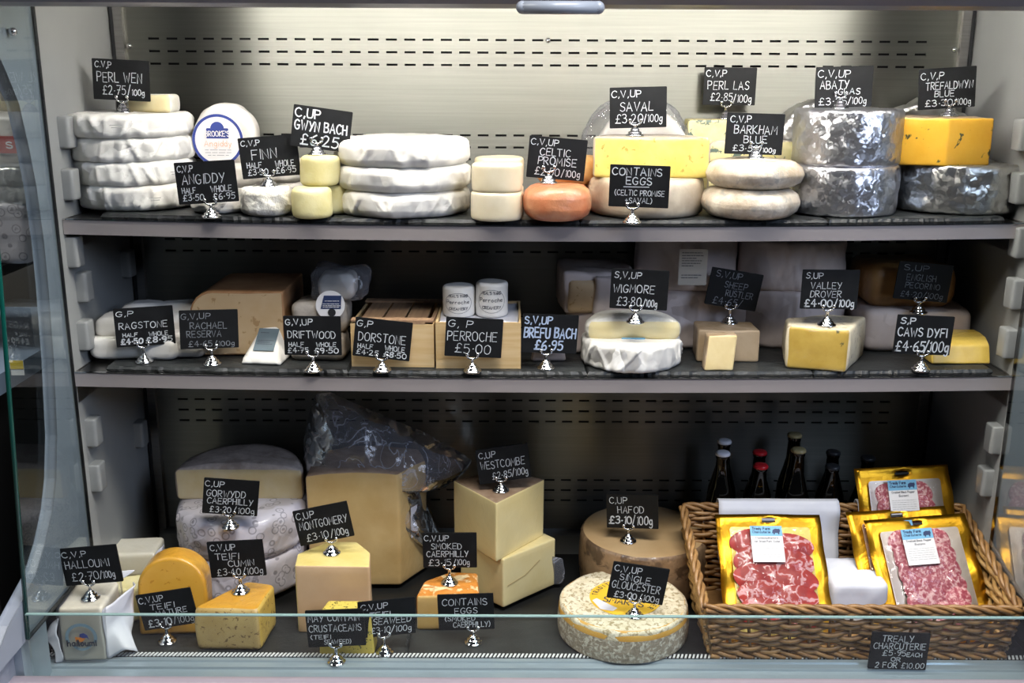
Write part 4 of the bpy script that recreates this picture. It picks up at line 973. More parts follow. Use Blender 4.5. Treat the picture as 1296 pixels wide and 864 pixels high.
# rustic block and small upright wedge
p = on(918, 458, 'S'); a, b = on(880, 456, 'S'), on(958, 456, 'S'); w = b.x-a.x; hh = aty(918, 418, p.y).z-p.z
g, fl = loft([(-w/2, 0, 1), (w/2, 0, 0), (w/2*.95, .075, 0), (-w/2*.95, .075, 0)], hh, er=.004, cr=.005, n=80, amp=.0015, seed=21)
cut_cheese('rustic_cheese_block', 'brown rinded oblong cheese block behind a small upright wedge', 'cheese', ((a.x+b.x)/2, p.y, p.z), (g, fl), M['rustrind'], mat('dim_ivory', '#cbb392', '#bda27e', 20, .5, bs=.3), -.03)
RUZ = p.z+hh; RUY = p.y
p = on(911, 469, 'S'); w = 40/ppm(p); hh = aty(911, 425, p.y+.01).z-p.z
g, fl = loft([(-w/2, 0, 1), (w/2*.85, 0, 1), (w/2*.9, .03, 0), (-w/2, .03, 0)], hh, er=.003, cr=.004, n=60, rows=8, amp=.0012, seed=22, lean=(.006, .01))
cut_cheese('small_upright_wedge', 'small pale yellow wedge standing upright at the shelf front', 'cheese', (p.x, p.y, p.z), (g, fl), M['rustrind'], M['rustpaste'])
# yellow-blue wedge
a = on(994, 466, 'S'); b = on(1070, 471, 'S'); cc = on(1095, 455, 'S'); H = aty(1040, 413, a.y).z-a.z
L = [(a.x-b.x, a.y-b.y, 1), (0, 0, 0), (cc.x-b.x+.004, cc.y-b.y+.03, 0), (.0, .13, 0), (-.09, .10, 0)]
g, fl = loft(L, H, er=.006, cr=.006, n=110, rows=9, amp=.0015, seed=31, bulge=.004)
cut_cheese('film_wrapped_wedge', 'film wrapped yellow wedge with dark flecks and pale mottled rind', 'cheese', (b.x, b.y, a.z), (g, fl), M['speckle'], M['olivepaste'])
VDZ = a.z+H
# dim wheel on white block at the end
zs = surf('S', .7); a = aty(1086, 440, .14); b = aty(1222, 440, .14); w = b.x-a.x
whole('wrapped_large_block', 'wide white paper block in the dark end of the middle shelf', 'cheese', ((a.x+b.x)/2, .12, zs), block(w, .16, .083, er=.014, cr=.03, n=90, amp=.002, crease=.003, cfq=9, seed=41)[0], M['paperpink'])
a = aty(1099, 360, .14); b = aty(1213, 360, .14); w = b.x-a.x
g = block(w, .15, .088, er=.028, cr=.03, n=90, amp=.002, seed=42)[0]
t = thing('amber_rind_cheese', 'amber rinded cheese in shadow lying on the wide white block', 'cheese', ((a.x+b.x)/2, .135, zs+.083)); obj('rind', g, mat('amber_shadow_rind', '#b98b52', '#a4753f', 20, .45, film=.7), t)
PECZ = zs+.083
# yellow half piece
p = on(1216, 461, 'S'); a, b = on(1176, 459, 'S'), on(1253, 460, 'S'); w = b.x-a.x; H = aty(1216, 421, p.y+.05).z-p.z
P = [(0, 0), (.055, 0), (.052, H*.7), (.042, H*.95), (.03, H), (.008, H), (0, H*.6)]
GR = loft([(y, z, 0) for y, z in [(0, 0), (.08, 0), (.08, H), (.055, H), (.03, H*.93), (.012, H*.7)]], w, er=.003, cr=.004, n=70, rows=12, amp=.001, seed=51)
geo = ([Vector((v.z-w/2, v.x, v.y)) for v in GR[0][0]], GR[0][1])
t = thing('yellow_half_cheese', 'low yellow half cheese with curved shiny side near the grey wall', 'cheese', ((a.x+b.x)/2, p.y, p.z), .02); obj('rind', geo, mat('pale_gold_rind', '#e2c25e', '#d7b24a', 16, .35, bs=.3, bscale=40, film=.8), t)
# ------------------------------------------------------------------ fridge deck
DZ = surf('B', 0)
# big wrapped white block at the front corner
p = on(107, 838, 'B'); w = 54/ppm(p)
t = thing('wrapped_halloumi_block', 'tall white cheese block in clear wrap with round bird emblem', 'cheese', (p.x, p.y+.004, DZ), .05)
obj('cheese_body', block(w, .098, .108, er=.006, cr=.006, n=90, rows=10, amp=.0018, fq=30, seed=1)[0], M['halloumi'], t)
obj('clear_wrap', move(block(w+.006, .102, .109, er=.006, cr=.006, n=90, rows=10, amp=.003, fq=30, crease=.002, seed=2)[0], (0, -.003, 0)), M['clear'], t)
def flap(pts, th=.0008):
    """a folded sheet through rows of points"""
    V, Fc = [], []; n = len(pts[0])
    for r in pts: V += [Vector(q) for q in r]
    for i in range(len(pts)-1):
        for j in range(n-1): Fc.append((i*n+j, i*n+j+1, (i+1)*n+j+1, (i+1)*n+j))
    return V, Fc
def solid_flap(name, pts, m, par, sub=1, k=4, amp=.0035, seed=1):
    R = len(pts); C_ = len(pts[0]); rows = []
    def at_(i, j): return Vector(pts[i][j])
    for a in range((R-1)*k+1):
        i, f = min(a//k, R-2), a/k-min(a//k, R-2); row = []
        for b in range((C_-1)*k+1):
            j, g = min(b//k, C_-2), b/k-min(b//k, C_-2)
            p = (at_(i, j).lerp(at_(i, j+1), g)).lerp(at_(i+1, j).lerp(at_(i+1, j+1), g), f)
            row.append(p+noise.noise_vector(p*38+Vector((seed*3.1, 0, 0)))*amp)
        rows.append(row)
    o = obj(name, flap(rows), m, par); s = o.modifiers.new('sub', 'SUBSURF'); s.levels = s.render_levels = sub
    q = o.modifiers.new('thick', 'SOLIDIFY'); q.thickness = .001; return o
h2 = w/2
solid_flap('paper_flap', [[(-h2, .0, .088), (-h2-.004, -.004, .06), (-h2, -.004, .03), (-h2, 0, .0)], [(-h2-.014, .004, .074), (-h2-.030, -.002, .05), (-h2-.014, -.004, .026), (-h2-.014, -.002, .0)]], M['paperflat'], t)
solid_flap('paper_flap', [[(h2, 0, .10), (h2+.002, 0, .05), (h2, 0, .0)], [(h2+.020, .022, .112), (h2+.010, .012, .06), (h2+.034, .004, .022)], [(h2+.044, .055, .122), (h2+.022, .03, .075), (h2+.052, .02, .004)], [(h2+.030, .09, .112), (h2+.036, .06, .06), (h2+.024, .055, .0)]], M['paperflat'], t)
solid_flap('paper_flap', [[(-h2, .098, .104), (0, .1, .106), (h2, .098, .108)], [(-h2+.01, .112, .128), (.01, .115, .12), (h2+.03, .108, .128)]], M['paperflat'], t)
lb = obj('printed_emblem', join(*[ribbon([(.0255*math.cos(a), .0255*math.sin(a)) for a in [math.radians(-20+k*10) for k in range(23)]], .006, 0), ribbon([(.018*math.cos(a), -.004+.02*math.sin(a)) for a in [math.radians(215+k*10) for k in range(12)]], .005, 0)]), M['greyblue'], t, (0, -.0065, .052), False)
obj('printed_bird', join(poly_plate([(-.010, -.008), (.001, -.009), (.007, -.002), (.002, .004), (-.004, .0), (-.011, .002)], .0003, -.0003)), M['orangeprint'], lb, smooth=False)
obj('printed_wing', poly_plate([(-.003, .002), (.003, -.001), (.010, .0), (.0135, -.004), (.011, .005), (.005, .009), (-.002, .0075)], .0003, -.0005), M['inkblue'], lb, smooth=False)
obj('printed_text', writing([('halloumi', .06, .94, .56, .78, 1.5)], .058, .058, .0016, -.0008, .01), M['ink'], lb, smooth=False)
HALZ = DZ+.109
a = aty(150, 760, .01); GH = 'spare white cheese blocks behind the big one'
for i, (dx, dy, z, lab) in enumerate(((0, 0, 0, 'lower spare white block behind the tall wrapped block'), (.004, .003, .053, 'upper spare white block behind the tall wrapped block'))):
    t = thing('wrapped_halloumi_block', lab, 'cheese', (a.x+.006+dx, .045+dy, DZ+z), .08, GH)
    obj('cheese_body', block(.11, .08, .05, er=.007, cr=.006, n=80, amp=.0018, seed=5+i)[0], M['halloumi'], t)
    solid_flap('paper_flap', [[(.055, 0, .05), (.056, 0, .03), (.055, 0, .004)], [(.07, .004, .06), (.064, -.004, .036), (.068, .006, .008)], [(.066, .03, .056), (.064, .025, .036), (.06, .03, .002)]], M['paperflat'], t)
p = on(150, 800, 'B'); t = thing('wrapped_halloumi_block', 'film wrapped yellowish block right behind the tall white block', 'cheese', (p.x+.012, p.y+.04, DZ), .25)
obj('cheese_body', block(.05, .05, .07, er=.008, cr=.008, n=70, amp=.002, crease=.003, seed=9)[0], M['drum'], t)
# golden half wheel on edge
p = on(220, 803, 'B'); w = 86/ppm(p); r = w/2
tz = aty(220, 705, p.y+.02).z-DZ
P = [(-r, 0, 0), (r, 0, 0), (r*1.0, tz*.5, 0)]+[(r*math.cos(PI*i/16), tz-r*.95+r*.95*math.sin(PI*i/16), 0) for i in range(1, 16)]+[(-r, tz*.5, 0)]
GR = loft([(x, z, 0) for x, z, _ in P], .05, er=.006, cr=.006, n=110, rows=5, amp=.0008, seed=11)
geo = ([Vector((v.x, v.z+v.y*.12, v.y)) for v in GR[0][0]], [f[::-1] for f in GR[0][1]])
t = thing('golden_half_wheel', 'golden half wheel standing on edge behind a tilted price board', 'cheese', (p.x, p.y, DZ), .04)
obj('rind', split(geo, GR[1], (0, 2)), M['goldtop'], t); obj('cut_face', split(geo, GR[1], (3,)), M['gold'], t)
# flecked golden wedge
a, b = on(249, 822, 'B'), on(330, 824, 'B'); cc = on(350, 793, 'B'); H = aty(322, 771, b.y).z-DZ
L = [(a.x-b.x, a.y-b.y, 0), (0, 0, 1), (cc.x-b.x, cc.y-b.y+.01, 0), (-.045, cc.y-b.y+.025, 0), (-.085, .06, 0)]
g, fl = loft(L, H, er=.008, cr=.010, n=110, rows=9, amp=.0012, bulge=.004, seed=21)
cut_cheese('golden_wedge', 'shiny golden wedge with brown flecked front at the deck edge', 'cheese', (b.x, b.y, DZ), (g, fl), M['cumin'], M['cuminside'], 0, top=M['goldtop'])
CUZ = DZ+H; CUY = b.y
# emblem paper wheels with half wheel on top
a, b = aty(230, 700, .15), aty(388, 700, .15); r = (b.x-a.x)/2; cx_ = (a.x+b.x)/2
GE = 'wheels in printed emblem paper'; cE = Vector((cx_, .033+r, DZ))
ZE = stack(cE, r, [dict(name='emblem_paper_wheel', m='emblem', fold=14, fd=.004, h=.088, er=.014, crease=.003, cfq=9, seed=31, label='lower wheel in emblem printed paper on the fridge deck', group=GE, s=.97), dict(name='emblem_paper_wheel', m='emblem', fold=14, fd=.004, h=.090, er=.018, crease=.003, cfq=9, seed=32, label='upper wheel in emblem printed paper under the mouldy half wheel', group=GE, rz=.3)])
a, b = aty(225, 640, .15), aty(384, 640, .15); hw = (b.x-a.x)/2
P = [(-hw, 0, 1), (hw, 0, 0)]+[(hw*math.cos(PI*i/24), .006+(.128)*math.sin(PI*i/24), 0) for i in range(1, 24)]
g, fl = loft(P, .067, er=.008, cr=.006, n=120, rows=9, amp=.0018, bulge=.002, dome=.014, seed=33)
cut_cheese('half_mould_rind_wheel', 'half wheel with grey mould rind and ivory cut face on emblem paper', 'cheese', ((a.x+b.x)/2, .148, ZE), (g, fl), M['caerrind'], M['caerphilly'])
# big block in a bag
y0 = .115; a, b = aty(393, 740, y0), aty(507, 740, y0); w = b.x-a.x; H = aty(450, 603, y0).z-DZ; xe = aty(541, 690, .20).x
L = [(0, 0, 1), (w, 0, 1), (xe-a.x, .085, 0), (xe-a.x-.02, .155, 0), (.07, .165, 0), (0.0, .12, 0)]
g, fl = loft(L, H, er=.005, cr=.005, n=120, rows=14, amp=.0012, seed=41, dome=.012)
t = cut_cheese('bagged_cheese_block', 'tall cheddar style block inside a big loose clear plastic bag', 'cheese', (a.x, y0, DZ), (g, fl), M['cheddarrind'], M['cheddar'])
def bag(outline, yc, dep, seed, rings=9):
    P = sample([(u, v, 0) for u, v in outline], 0, 110); Q = [aty(u, v, yc) for u, v, _ in P]
    c = sum(Q, Vector())/len(Q); V, Fc = [], []; N = len(Q)
    for side in (-1, 1):
        for k in range(rings):
            s = 1-(k/(rings-.3)); d = dep*math.sqrt(max(0, 1-s**2.2))
            for q in Q:
                p_ = c+(q-c)*s; p_.y = yc+side*d
                nv = noise.noise_vector(p_*11+Vector((seed, 0, 0)))*.013+noise.noise_vector(p_*30)*.005
                rd_ = ridged(p_*14+Vector((seed, 3, 1)))*.008
                p_ += Vector((nv.x*.4, nv.y+rd_*side, nv.z*.4)) if k else Vector((0, 0, 0)); V.append(p_)
    for s in range(2):
        o = s*N*rings
        for k in range(rings-1):
            for i in range(N):
                j = (i+1) % N; f = (o+k*N+i, o+k*N+j, o+(k+1)*N+j, o+(k+1)*N+i); Fc.append(f if s == 0 else f[::-1])
        f = tuple(o+(rings-1)*N+i for i in range(N)); Fc.append(f if s == 0 else f[::-1])
    return V, Fc
bg = bag([(388, 660), (384, 610), (384, 560), (392, 520), (399, 499), (418, 496), (440, 506), (490, 528), (540, 548), (583, 572), (597, 583), (590, 596), (574, 608), (548, 606), (536, 612), (540, 640), (552, 668), (558, 680), (552, 694), (530, 690), (505, 672), (470, 660), (430, 664)], .212, .075, 3)
obj('plastic_bag', move(bg, (-a.x, -y0, -DZ)), M['bagfilm'], t)
q = aty(525, 660, .150); st_ = obj('printed_sticker', poly_plate(rrect(-.015, .015, -.034, .034, .001), .0006), M['paperflat'], t, (w+.030, .040, H-.115), False, (0, 0, math.atan2(.085, xe-a.x-w)))
obj('sticker_print', dashes([(.15, .85, .32), (.1, .9, .38), (.15, .9, .44), (.2, .8, .5), (.3, .7, .7)], .03, .068, .0018, -.0008), M['ink'], st_, smooth=False)
# front cheddar wedge
a, b = on(380, 800, 'B'), on(472, 797, 'B'); H = aty(420, 716, a.y).z-DZ; w = b.x-a.x
L = [(-.004, 0, 1), (w, 0, 1), (w-.008, .06, 0), (w*.70, .105, 0), (w*.28, .105, 0), (-.01, .05, 0)]
g, fl = loft(L, H, er=.003, cr=.005, n=110, rows=9, amp=.0008, seed=45)
cut_cheese('cheddar_wedge', 'pale pink fronted cheddar wedge with smooth yellow top', 'cheese', (a.x, a.y, DZ), (g, fl), M['westpaste'], M['montpaste'], -.02, top=M['monttop'], rn='side_face')
MOZ = DZ+H; MOY = a.y
# small flecked slab hidden behind boards
a, b = on(404, 828, 'B'), on(475, 824, 'B'); H = aty(440, 768, a.y+.02).z-DZ; w = b.x-a.x
g, fl = loft([(0, 0, 1), (w, 0, 0), (w, .045, 0), (0.01, .045, 0)], H, er=.004, cr=.004, n=70, amp=.001, seed=46, taper=.06)
cut_cheese('flecked_yellow_slab', 'small yellow flecked slab mostly hidden behind two price boards', 'cheese', (a.x, a.y, DZ), (g, fl), M['seaweed'], M['seaweed'])
# pale blocks, one on another
cc = on(637, 769, 'B')
L = [(0, 0, 1), (.108, .098, 0), (.06, .15, 0), (-.05, .145, 0), (-.09, .08, 1)]
Hl = .106
g, fl = loft(L, Hl, er=.003, cr=.004, n=110, rows=9, amp=.0008, seed=51)
t = cut_cheese('pale_cheddar_block', 'lower pale cheddar block, corner towards the viewer', 'cheese', (cc.x, cc.y, DZ), (g, fl), M['westpaste'], M['westpaste'], rn='side_face')
dxy = Vector((.108, .098)).normalized(); sg = ribbon([(.012, .045), (.06, .052), (.10, .072)], .0022, 0); sg = ([Vector((x*dxy.x, x*dxy.y-.0012, z)) for x, _, z in sg[0]], sg[1])
obj('crack_line', sg, mat('crack_shade', '#c2aa78', rough=.6), t, smooth=False)
solid_flap('film_end', [[(.10, .092, .07), (.104, .094, .03), (.104, .096, .002)], [(.124, .098, .06), (.128, .098, .03), (.122, .1, .004)]], M['bagfilm'], t, 2)
q = on(628, 711, 'B'); zU = DZ+Hl; q = atz(628, 711, zU); Hu = aty(628, 637, q.y).z-zU
L = [(0, 0, 1), (.098, .122, 0), (.055, .152, 0), (-.04, .15, 0), (-.090, .115, 1)]
g, fl = loft(L, Hu, er=.003, cr=.004, n=110, rows=9, amp=.0006, seed=52)
cut_cheese('pale_cheddar_wedge', 'upper pale cheddar wedge with brown cloth top, on lower block', 'cheese', (q.x, q.y, zU), (g, fl), M['westpaste'], M['westpaste'], rn='side_face', top=M['westrind'])
WEZ = zU+Hu; WEY = q.y
# smoked orange wedge
a, b = on(527, 797, 'B'), on(607, 795, 'B'); H = aty(560, 754, a.y).z-DZ; w = b.x-a.x
L = [(0, 0, 1), (w, 0, 0), (w-.006, .095, 0), (w*.5, .10, 0), (.012, .06, 0)]
g, fl = loft(L, H, er=.005, cr=.006, n=100, rows=8, amp=.0012, seed=55)
cut_cheese('smoked_orange_wedge', 'orange smoked rind wedge in front of the pale cheddar blocks', 'cheese', (a.x, a.y, DZ), (g, fl), M['smoked'], M['smokedpaste'], top=M['smoked'])
SMZ = DZ+H; SMY = a.y
# the two whole wheels
c, r = cen(786, 841, 'B', 159)
g, fl = loft(circ(r), .066, er=.006, cr=0, n=120, rows=12, amp=.0012, fq=40, bulge=.002, seed=61)
t = thing('mottled_wheel', 'whole mottled white rind wheel with a big yellow paper label', 'cheese', c)
obj('rind', split(g, fl, (0, 2, 3)), M['gloster'], t)
rr = r+.0016
obj('rind_side', lathe([(rr+.0006, .004), (rr+.0022, .014), (rr+.0025, .033), (rr+.0016, .049)], 120)[0:1]+(lathe([(rr, .004), (rr, .014), (rr, .033), (rr, .049)], 120)[1][:-2],), M['glostside'], t)
ev, ef = lathe([(rr+.0006, .046), (rr-.0002, .056), (rr-.0035, .0635), (rr-.007, .0663)], 120)
obj('bare_edge', (ev, ef[:-2]), M['glostedge'], t)
GLZ = c.z+.066; GLC = c
pl = obj('paper_label', (lathe([(.0685, 0), (.0685, .0006)], 64)), M['yellowlabel'], t, (.004, .004, .0667), False, (0, 0, -.30))
def flat(g, z=.0009): return [Vector((v[0], v[2], z-v[1]*.2)) for v in g[0]], g[1]
LW = .137
def arctext(tx, rad, a0, a1, hgt, wt, y):
    gs = []; ch = list(tx)
    for i, cch in enumerate(ch):
        if cch == ' ': continue
        a = math.radians(a0+(a1-a0)*i/(len(ch)-1)); s, wd = strokes(cch)
        ux, uz = Vector((math.sin(a), math.cos(a))), Vector((math.cos(a), -math.sin(a)))
        for st in s: gs.append(ribbon([tuple(ux*(rad+pz*hgt)+uz*((px-wd/2)*hgt*.8)) for px, pz in st], wt, y))
    return join(*gs)
obj('label_print', flat(join(writing([("SMARTS", .22, .78, .54, .70, 1.6)], LW, LW, .0018, 0, .01), arctext('TRADITIONAL', .054, -95, 0, .0095, .0018, 0), arctext('GLOUCESTER', .054, 20, 115, .0095, .0018, 0))), M['ink'], pl, smooth=False)
obj('printed_band', flat(poly_plate([(-.058, -.030), (-.052, -.020), (-.006, -.045), (-.012, -.058), (-.036, -.058)], .0004)), M['paperflat'], pl, (0, 0, .0002), smooth=False)
c2, r2 = cen(805, 743, 'B', 151); c2.y = min(c.y+r+.006+r2, .285-r2); r2 = r2
g, fl = loft(circ(r2), .113, er=.009, cr=0, n=120, rows=12, amp=.0015, fq=20, bulge=.004, seed=62)
t = thing('cloth_bound_wheel', 'whole brown cloth bound wheel with smooth tan top behind mottled wheel', 'cheese', c2)
obj('rind', split(g, fl, (0, 3)), M['hafodside'], t); obj('top_face', split(g, fl, (2,)), M['hafodtop'], t)
HAZ = c2.z+.113
# ------------------------------------------------------------------ wicker basket
X0b, X1b, YF, YK = .315, .850, -.148, .090; X0t, X1t, YFt, YKt = .292, .862, -.172, .100; HF, HK = .110, .1885
bk = thing('wicker_basket', 'sloping brown wicker basket of meat packets on the fridge deck', 'basket', ((X0b+X1b)/2, -.045, DZ))
BO = Vector(((X0b+X1b)/2, -.045, DZ))
BC = [Vector((X0b, YF, DZ)), Vector((X1b, YF, DZ)), Vector((X1b, YK, DZ)), Vector((X0b, YK, DZ))]
TC = [Vector((X0t, YFt, DZ+HF)), Vector((X1t, YFt, DZ+HF)), Vector((X1t, YKt, DZ+HK)), Vector((X0t, YKt, DZ+HK))]
def weave(i, j, ns, nr, name, m):
    b0, b1, t0, t1 = BC[i], BC[j], TC[i], TC[j]; gs = []
    nrm = (b1-b0).cross(t0-b0).normalized()
    def S(s, t): return (b0.lerp(b1, s)).lerp(t0.lerp(t1, s), t)
    for k in range(ns+1):
        s = k/ns; gs.append(tube([S(s, t) for t in (0, .33, .66, 1)], .0032, 6))
    rr_ = random.Random(i*7+3)
    for r_ in range(nr):
        t = (r_+.5)/nr*.97; pth = []; ph = r_ % 2; q = rr_.uniform(-.002, .002)
        for k in range(ns*4+1):
            s = k/(ns*4); off = math.cos(PI*(k/4+ph))*.0044; dz = .0026*math.sin(PI*(k/4)*.5+r_*1.3)
            pth.append(S(s, t)+nrm*off+Vector((0, 0, dz+q)))
        gs.append(tube(pth, (TC[i]-BC[i]).length/nr*.50 if i in (0, 2) else .0052, 6))
    return obj(name, move(join(*gs), -BO), m, bk)
weave(0, 1, 15, 12, 'front_panel', M['wicker']); weave(1, 2, 7, 14, 'side_panel', M['wickerpale']); weave(2, 3, 15, 22, 'back_panel', M['wicker']); weave(3, 0, 7, 14, 'side_panel', M['wickerpale'])
def braid(a, b, name):
    gs = []; L_ = (b-a).length; n = int(L_/.006); d = (b-a).normalized(); u1 = d.cross(Vector((0, 0, 1))).normalized(); u2 = d.cross(u1)
    for s in range(3):
        gs.append(tube([a.lerp(b, k/n)+(u1*math.cos(k*.42+s*2.09)+u2*math.sin(k*.42+s*2.09))*.0052 for k in range(n+1)], .0043, 6))
    return obj(name, move(join(*gs), -BO), M['wicker'], bk)
for i, j in ((0, 1), (1, 2), (2, 3), (3, 0)): braid(TC[i], TC[j], 'rim_braid')
braid(BC[0]+Vector((-.004, -.004, .006)), BC[1]+Vector((.004, -.004, .006)), 'foot_braid')
obj('base_weave', move(box(X0b, X1b, YF, YK, DZ+.002, DZ+.008), -BO), M['wicker'], bk, smooth=False)
# paper sheets hung over the back rim, white packets inside
def liner(u0, u1, label):
    a, b = aty(u0, 640, YKt).x, aty(u1, 640, YKt).x; xs = [a+(b-a)*k/4 for k in range(5)]
    rows = [[(x, YK+.02+.004*math.sin(k), DZ+.17) for k, x in enumerate(xs)], [(x, YKt+.016, DZ+HK) for x in xs], [(x, YKt+.008, DZ+HK+.0145) for x in xs], [(x, YKt-.008, DZ+HK+.0145) for x in xs], [(x, YKt-.017, DZ+HK-.002) for x in xs], [(x, YKt-.020+.003*math.sin(k*2), DZ+HK-.05) for k, x in enumerate(xs)], [(x, YK-.028, DZ+.08) for k, x in enumerate(xs)]]
    base = Vector(((a+b)/2, YK-.02, DZ+.08)); o = solid_flap('paper_liner', [[Vector(q)-base for q in r_] for r_ in rows], M['paperflat'], None, 1, 3, .0015); o.location = base
    tag(o, label, 'paper', 'white paper sheets over the basket back')
liner(908, 1060, 'wide white paper sheet over the basket back beside the bottles')
liner(1083, 1200, 'narrow white paper sheet over the basket back behind gold packets')
def packet(u0, u1, v0, v1, y, h, label, seed, d=.10):
    a, b = aty(u0, v1, y), aty(u1, v1, y); w = b.x-a.x
    o = whole('white_packet', label, 'packet', ((a.x+b.x)/2, y, DZ+.0085), block(w, d, h, er=.012, cr=.012, n=80, amp=.002, crease=.002, cfq=12, seed=seed)[0], M['paperflat'], 0, 'white paper packets in the basket'); return o
packet(1052, 1122, 700, 778, -.075, .10, 'white paper packet lying in the middle of the basket', 1, .115)
packet(935, 1030, 700, 778, -.062, .06, 'white paper packet propping the red meat packet', 2, .10)
packet(1145, 1240, 700, 778, -.062, .06, 'white paper packet propping the front salami packet', 3, .10)
# ------------------------------------------------------------------ meat packets
PG = 'gold meat packets in the basket'
def meat(tl, tr, yb, zb, L_, ang, label, kind, seed, rollz=0, rz=0, xc=None, w=None):
    """pouch leaning back: its lower edge at yb, zb; ang from the ground"""
    ca, sa = math.cos(ang), math.sin(ang); ytop, ztop = yb+L_*ca, zb+L_*sa
    A, B = aty(*tl, ytop), aty(*tr, ytop)
    w = w or (B-A).length; xc = (A.x+B.x)/2-L_*math.sin(rollz)*.6 if xc is None else xc
    t = thing('meat_packet', label, 'packet', (xc, yb, zb), rz, PG); t.rotation_euler = Matrix.Rotation(-(PI/2-ang), 3, 'X').to_euler()
    m_ = Matrix.Rotation(rz, 3, 'Z') @ Matrix.Rotation(-(PI/2-ang), 3, 'X') @ Matrix.Rotation(rollz, 3, 'Y'); t.rotation_euler = m_.to_euler()
    rs = random.Random(seed)
    # pouch: wavy gold sheet with a hang slot
    nx, nz = 16, 28; V, Fc = [], []
    for j in range(nz+1):
        for i in range(nx+1):
            x, z = -w/2+w*i/nx, L_*j/nz; e = max(abs(2*i/nx-1), abs(2*j/nz-1))
            V.append((x, .0035*noise.noise(Vector((x*14+seed, z*14, 2)))+(.003*math.sin(z*70+seed) if e > .85 else 0), z))
    slot = {(i, 26) for i in (7, 8)}
    for j in range(nz):
        for i in range(nx):
            if (i, j) in slot: continue
            k = j*(nx+1)+i; Fc.append((k, k+1, k+nx+2, k+nx+1))
    o = obj('gold_pouch', (V, Fc), M['goldfoil'], t); s_ = o.modifiers.new('t', 'SOLIDIFY'); s_.thickness = .0012
    obj('hang_slot', poly_plate(rrect(-w*.075, w*.075, L_*.935, L_*.952, .002), .001, .002), M['seam'], t, smooth=False)
    ww, wl = w*.76, L_*.86
    obj('gold_board', poly_plate(rrect(-ww/2, ww/2, L_*.03, L_*.03+wl, .006), .0012, -.0052), M['goldboard'] if kind == 'coppa' else M['boardpale'], t, smooth=False)
    n = 0
    def slice_(cx_, cz_, rx, rzz, y, m, ph):
        P = [(cx_+rx*math.cos(a)*(1+.05*math.sin(3*a+ph)), cz_+rzz*math.sin(a)*(1+.05*math.sin(2*a+ph*2))) for a in [2*PI*k/30 for k in range(30)]]
        c3 = Vector((cx_, y-.0016, cz_)); V = [(x, y, z) for x, z in P]+[(c3.x+(x-c3.x)*.9, y-.0016, c3.z+(z-c3.z)*.9) for x, z in P]
        return V, [(i, (i+1) % 30, 30+(i+1) % 30, 30+i) for i in range(30)]+[tuple(range(30, 60))]
    if kind == 'coppa':
        for r_ in range(5):
            for cI in range(2):
                z = L_*.76-r_*L_*.135; x = (-.225+cI*.45)*ww*.95+rs.uniform(-.003, .003)
                obj('cured_pork_slice', slice_(x, z-cI*.008, ww*.285, L_*.112, -.0058-.0011*(r_*2+cI)*.7, M['coppa'], rs.uniform(0, 6)), M['coppa'], t)
    else:
        for r_ in range(6):
            for cI in range(3):
                z = L_*.78-r_*L_*.115; x = (-.235+cI*.235)*ww*.98+(r_-2.5)*.002
                obj('salami_slice', slice_(x, z+rs.uniform(-.002, .002), ww*.165, ww*.165, -.0058-.0011*(r_*3+cI)*.45, M['salami'], rs.uniform(0, 6)), M['salami'], t)
    fw_, fl_ = w*.84, L_*.92
    lx = -.05*w; lw = w*.30; lt_, lbm = L_*.885, L_*.60
    st = obj('label_sticker', poly_plate(rrect(lx-lw/2, lx+lw/2, lbm, lt_, .001), .0006, -.0165), M['labelwhite'], t, smooth=False)
    obj('blue_header', poly_plate(rrect(lx-lw/2, lx+lw/2, lt_-.020, lt_, .001), .0004, -.0169), M['lightblue'], st, smooth=False)
    cxl = Vector((lx, 0, (lt_+lbm)/2)); gW = writing([('Trealy Farm', .06, .62, .03, .11, 1.3), ('Charcuterie', .06, .62, .135, .20, 1)], lw, lt_-lbm, .0009, -.0174, .01)
    obj('header_print', move(gW, cxl), M['navy'], st, smooth=False)
    obj('pig_drawing', poly_plate([(lx+lw*.18+x*lw*.26, lt_-.017+z*.012) for x, z in [(0, .2), (.1, .75), (.4, .95), (.75, .9), (.92, .95), (1, .6), (.9, .35), (.85, 0), (.75, 0), (.7, .25), (.35, .25), (.3, 0), (.18, 0), (.16, .25)]], .0004, -.0174), M['navy'], st, smooth=False)
    ttl = [('Monmouthshire', .15, .85, .30, .36), ('Air Dried Pork Collar', .1, .9, .40, .46)] if kind == 'coppa' else [('Cracked Black Pepper', .1, .9, .30, .36), ('Salami', .33, .67, .40, .46)]
    obj('title_print', move(writing(ttl, lw, lt_-lbm, .0006, -.0172, .01), cxl), M['ink'], st, smooth=False)
    obj('small_print', move(dashes([(.08, .92, .56+.06*k) for k in range(6)], lw, lt_-lbm, .0006, -.0172, seed), cxl), M['inkpale'], st, smooth=False)
    # sealed clear window over the slices
    N = 14; V, Fc = [], []
    for j in range(N+1):
        for i in range(N+1):
            x, z = -ww/2*.98+ww*.98*i/N, L_*.04+wl*.97*j/N; e = max(abs(2*i/N-1), abs(2*j/N-1))
            V.append((x, -.0056-.0085*(1-e**6)-.0015*noise.noise(Vector((x*50, z*50, seed))), z))
    for j in range(N):
        for i in range(N): k = j*(N+1)+i; Fc.append((k, k+1, k+N+2, k+N+1))
    obj('clear_window', (V, Fc), M['clearwin'], t)
    return t
M['boardpale'] = foil_mat('champagne_board', '#c9b8a8', .36, 90, .08)
M['clearwin'] = film_mat('window_film', .02, .55, (.9, .9, .9, 1), .07, .8, 30)
meat((905, 653), (1036, 662), -.125, DZ+.012, .25, math.radians(48), 'gold packet of red cured pork slices in front of white paper', 'coppa', 1, .0, 0)
meat((1097, 652), (1228, 649), -.125, DZ+.012, .245, math.radians(50), 'front gold packet of salami slices, fully visible', 'salami', 2, -.08, 0)
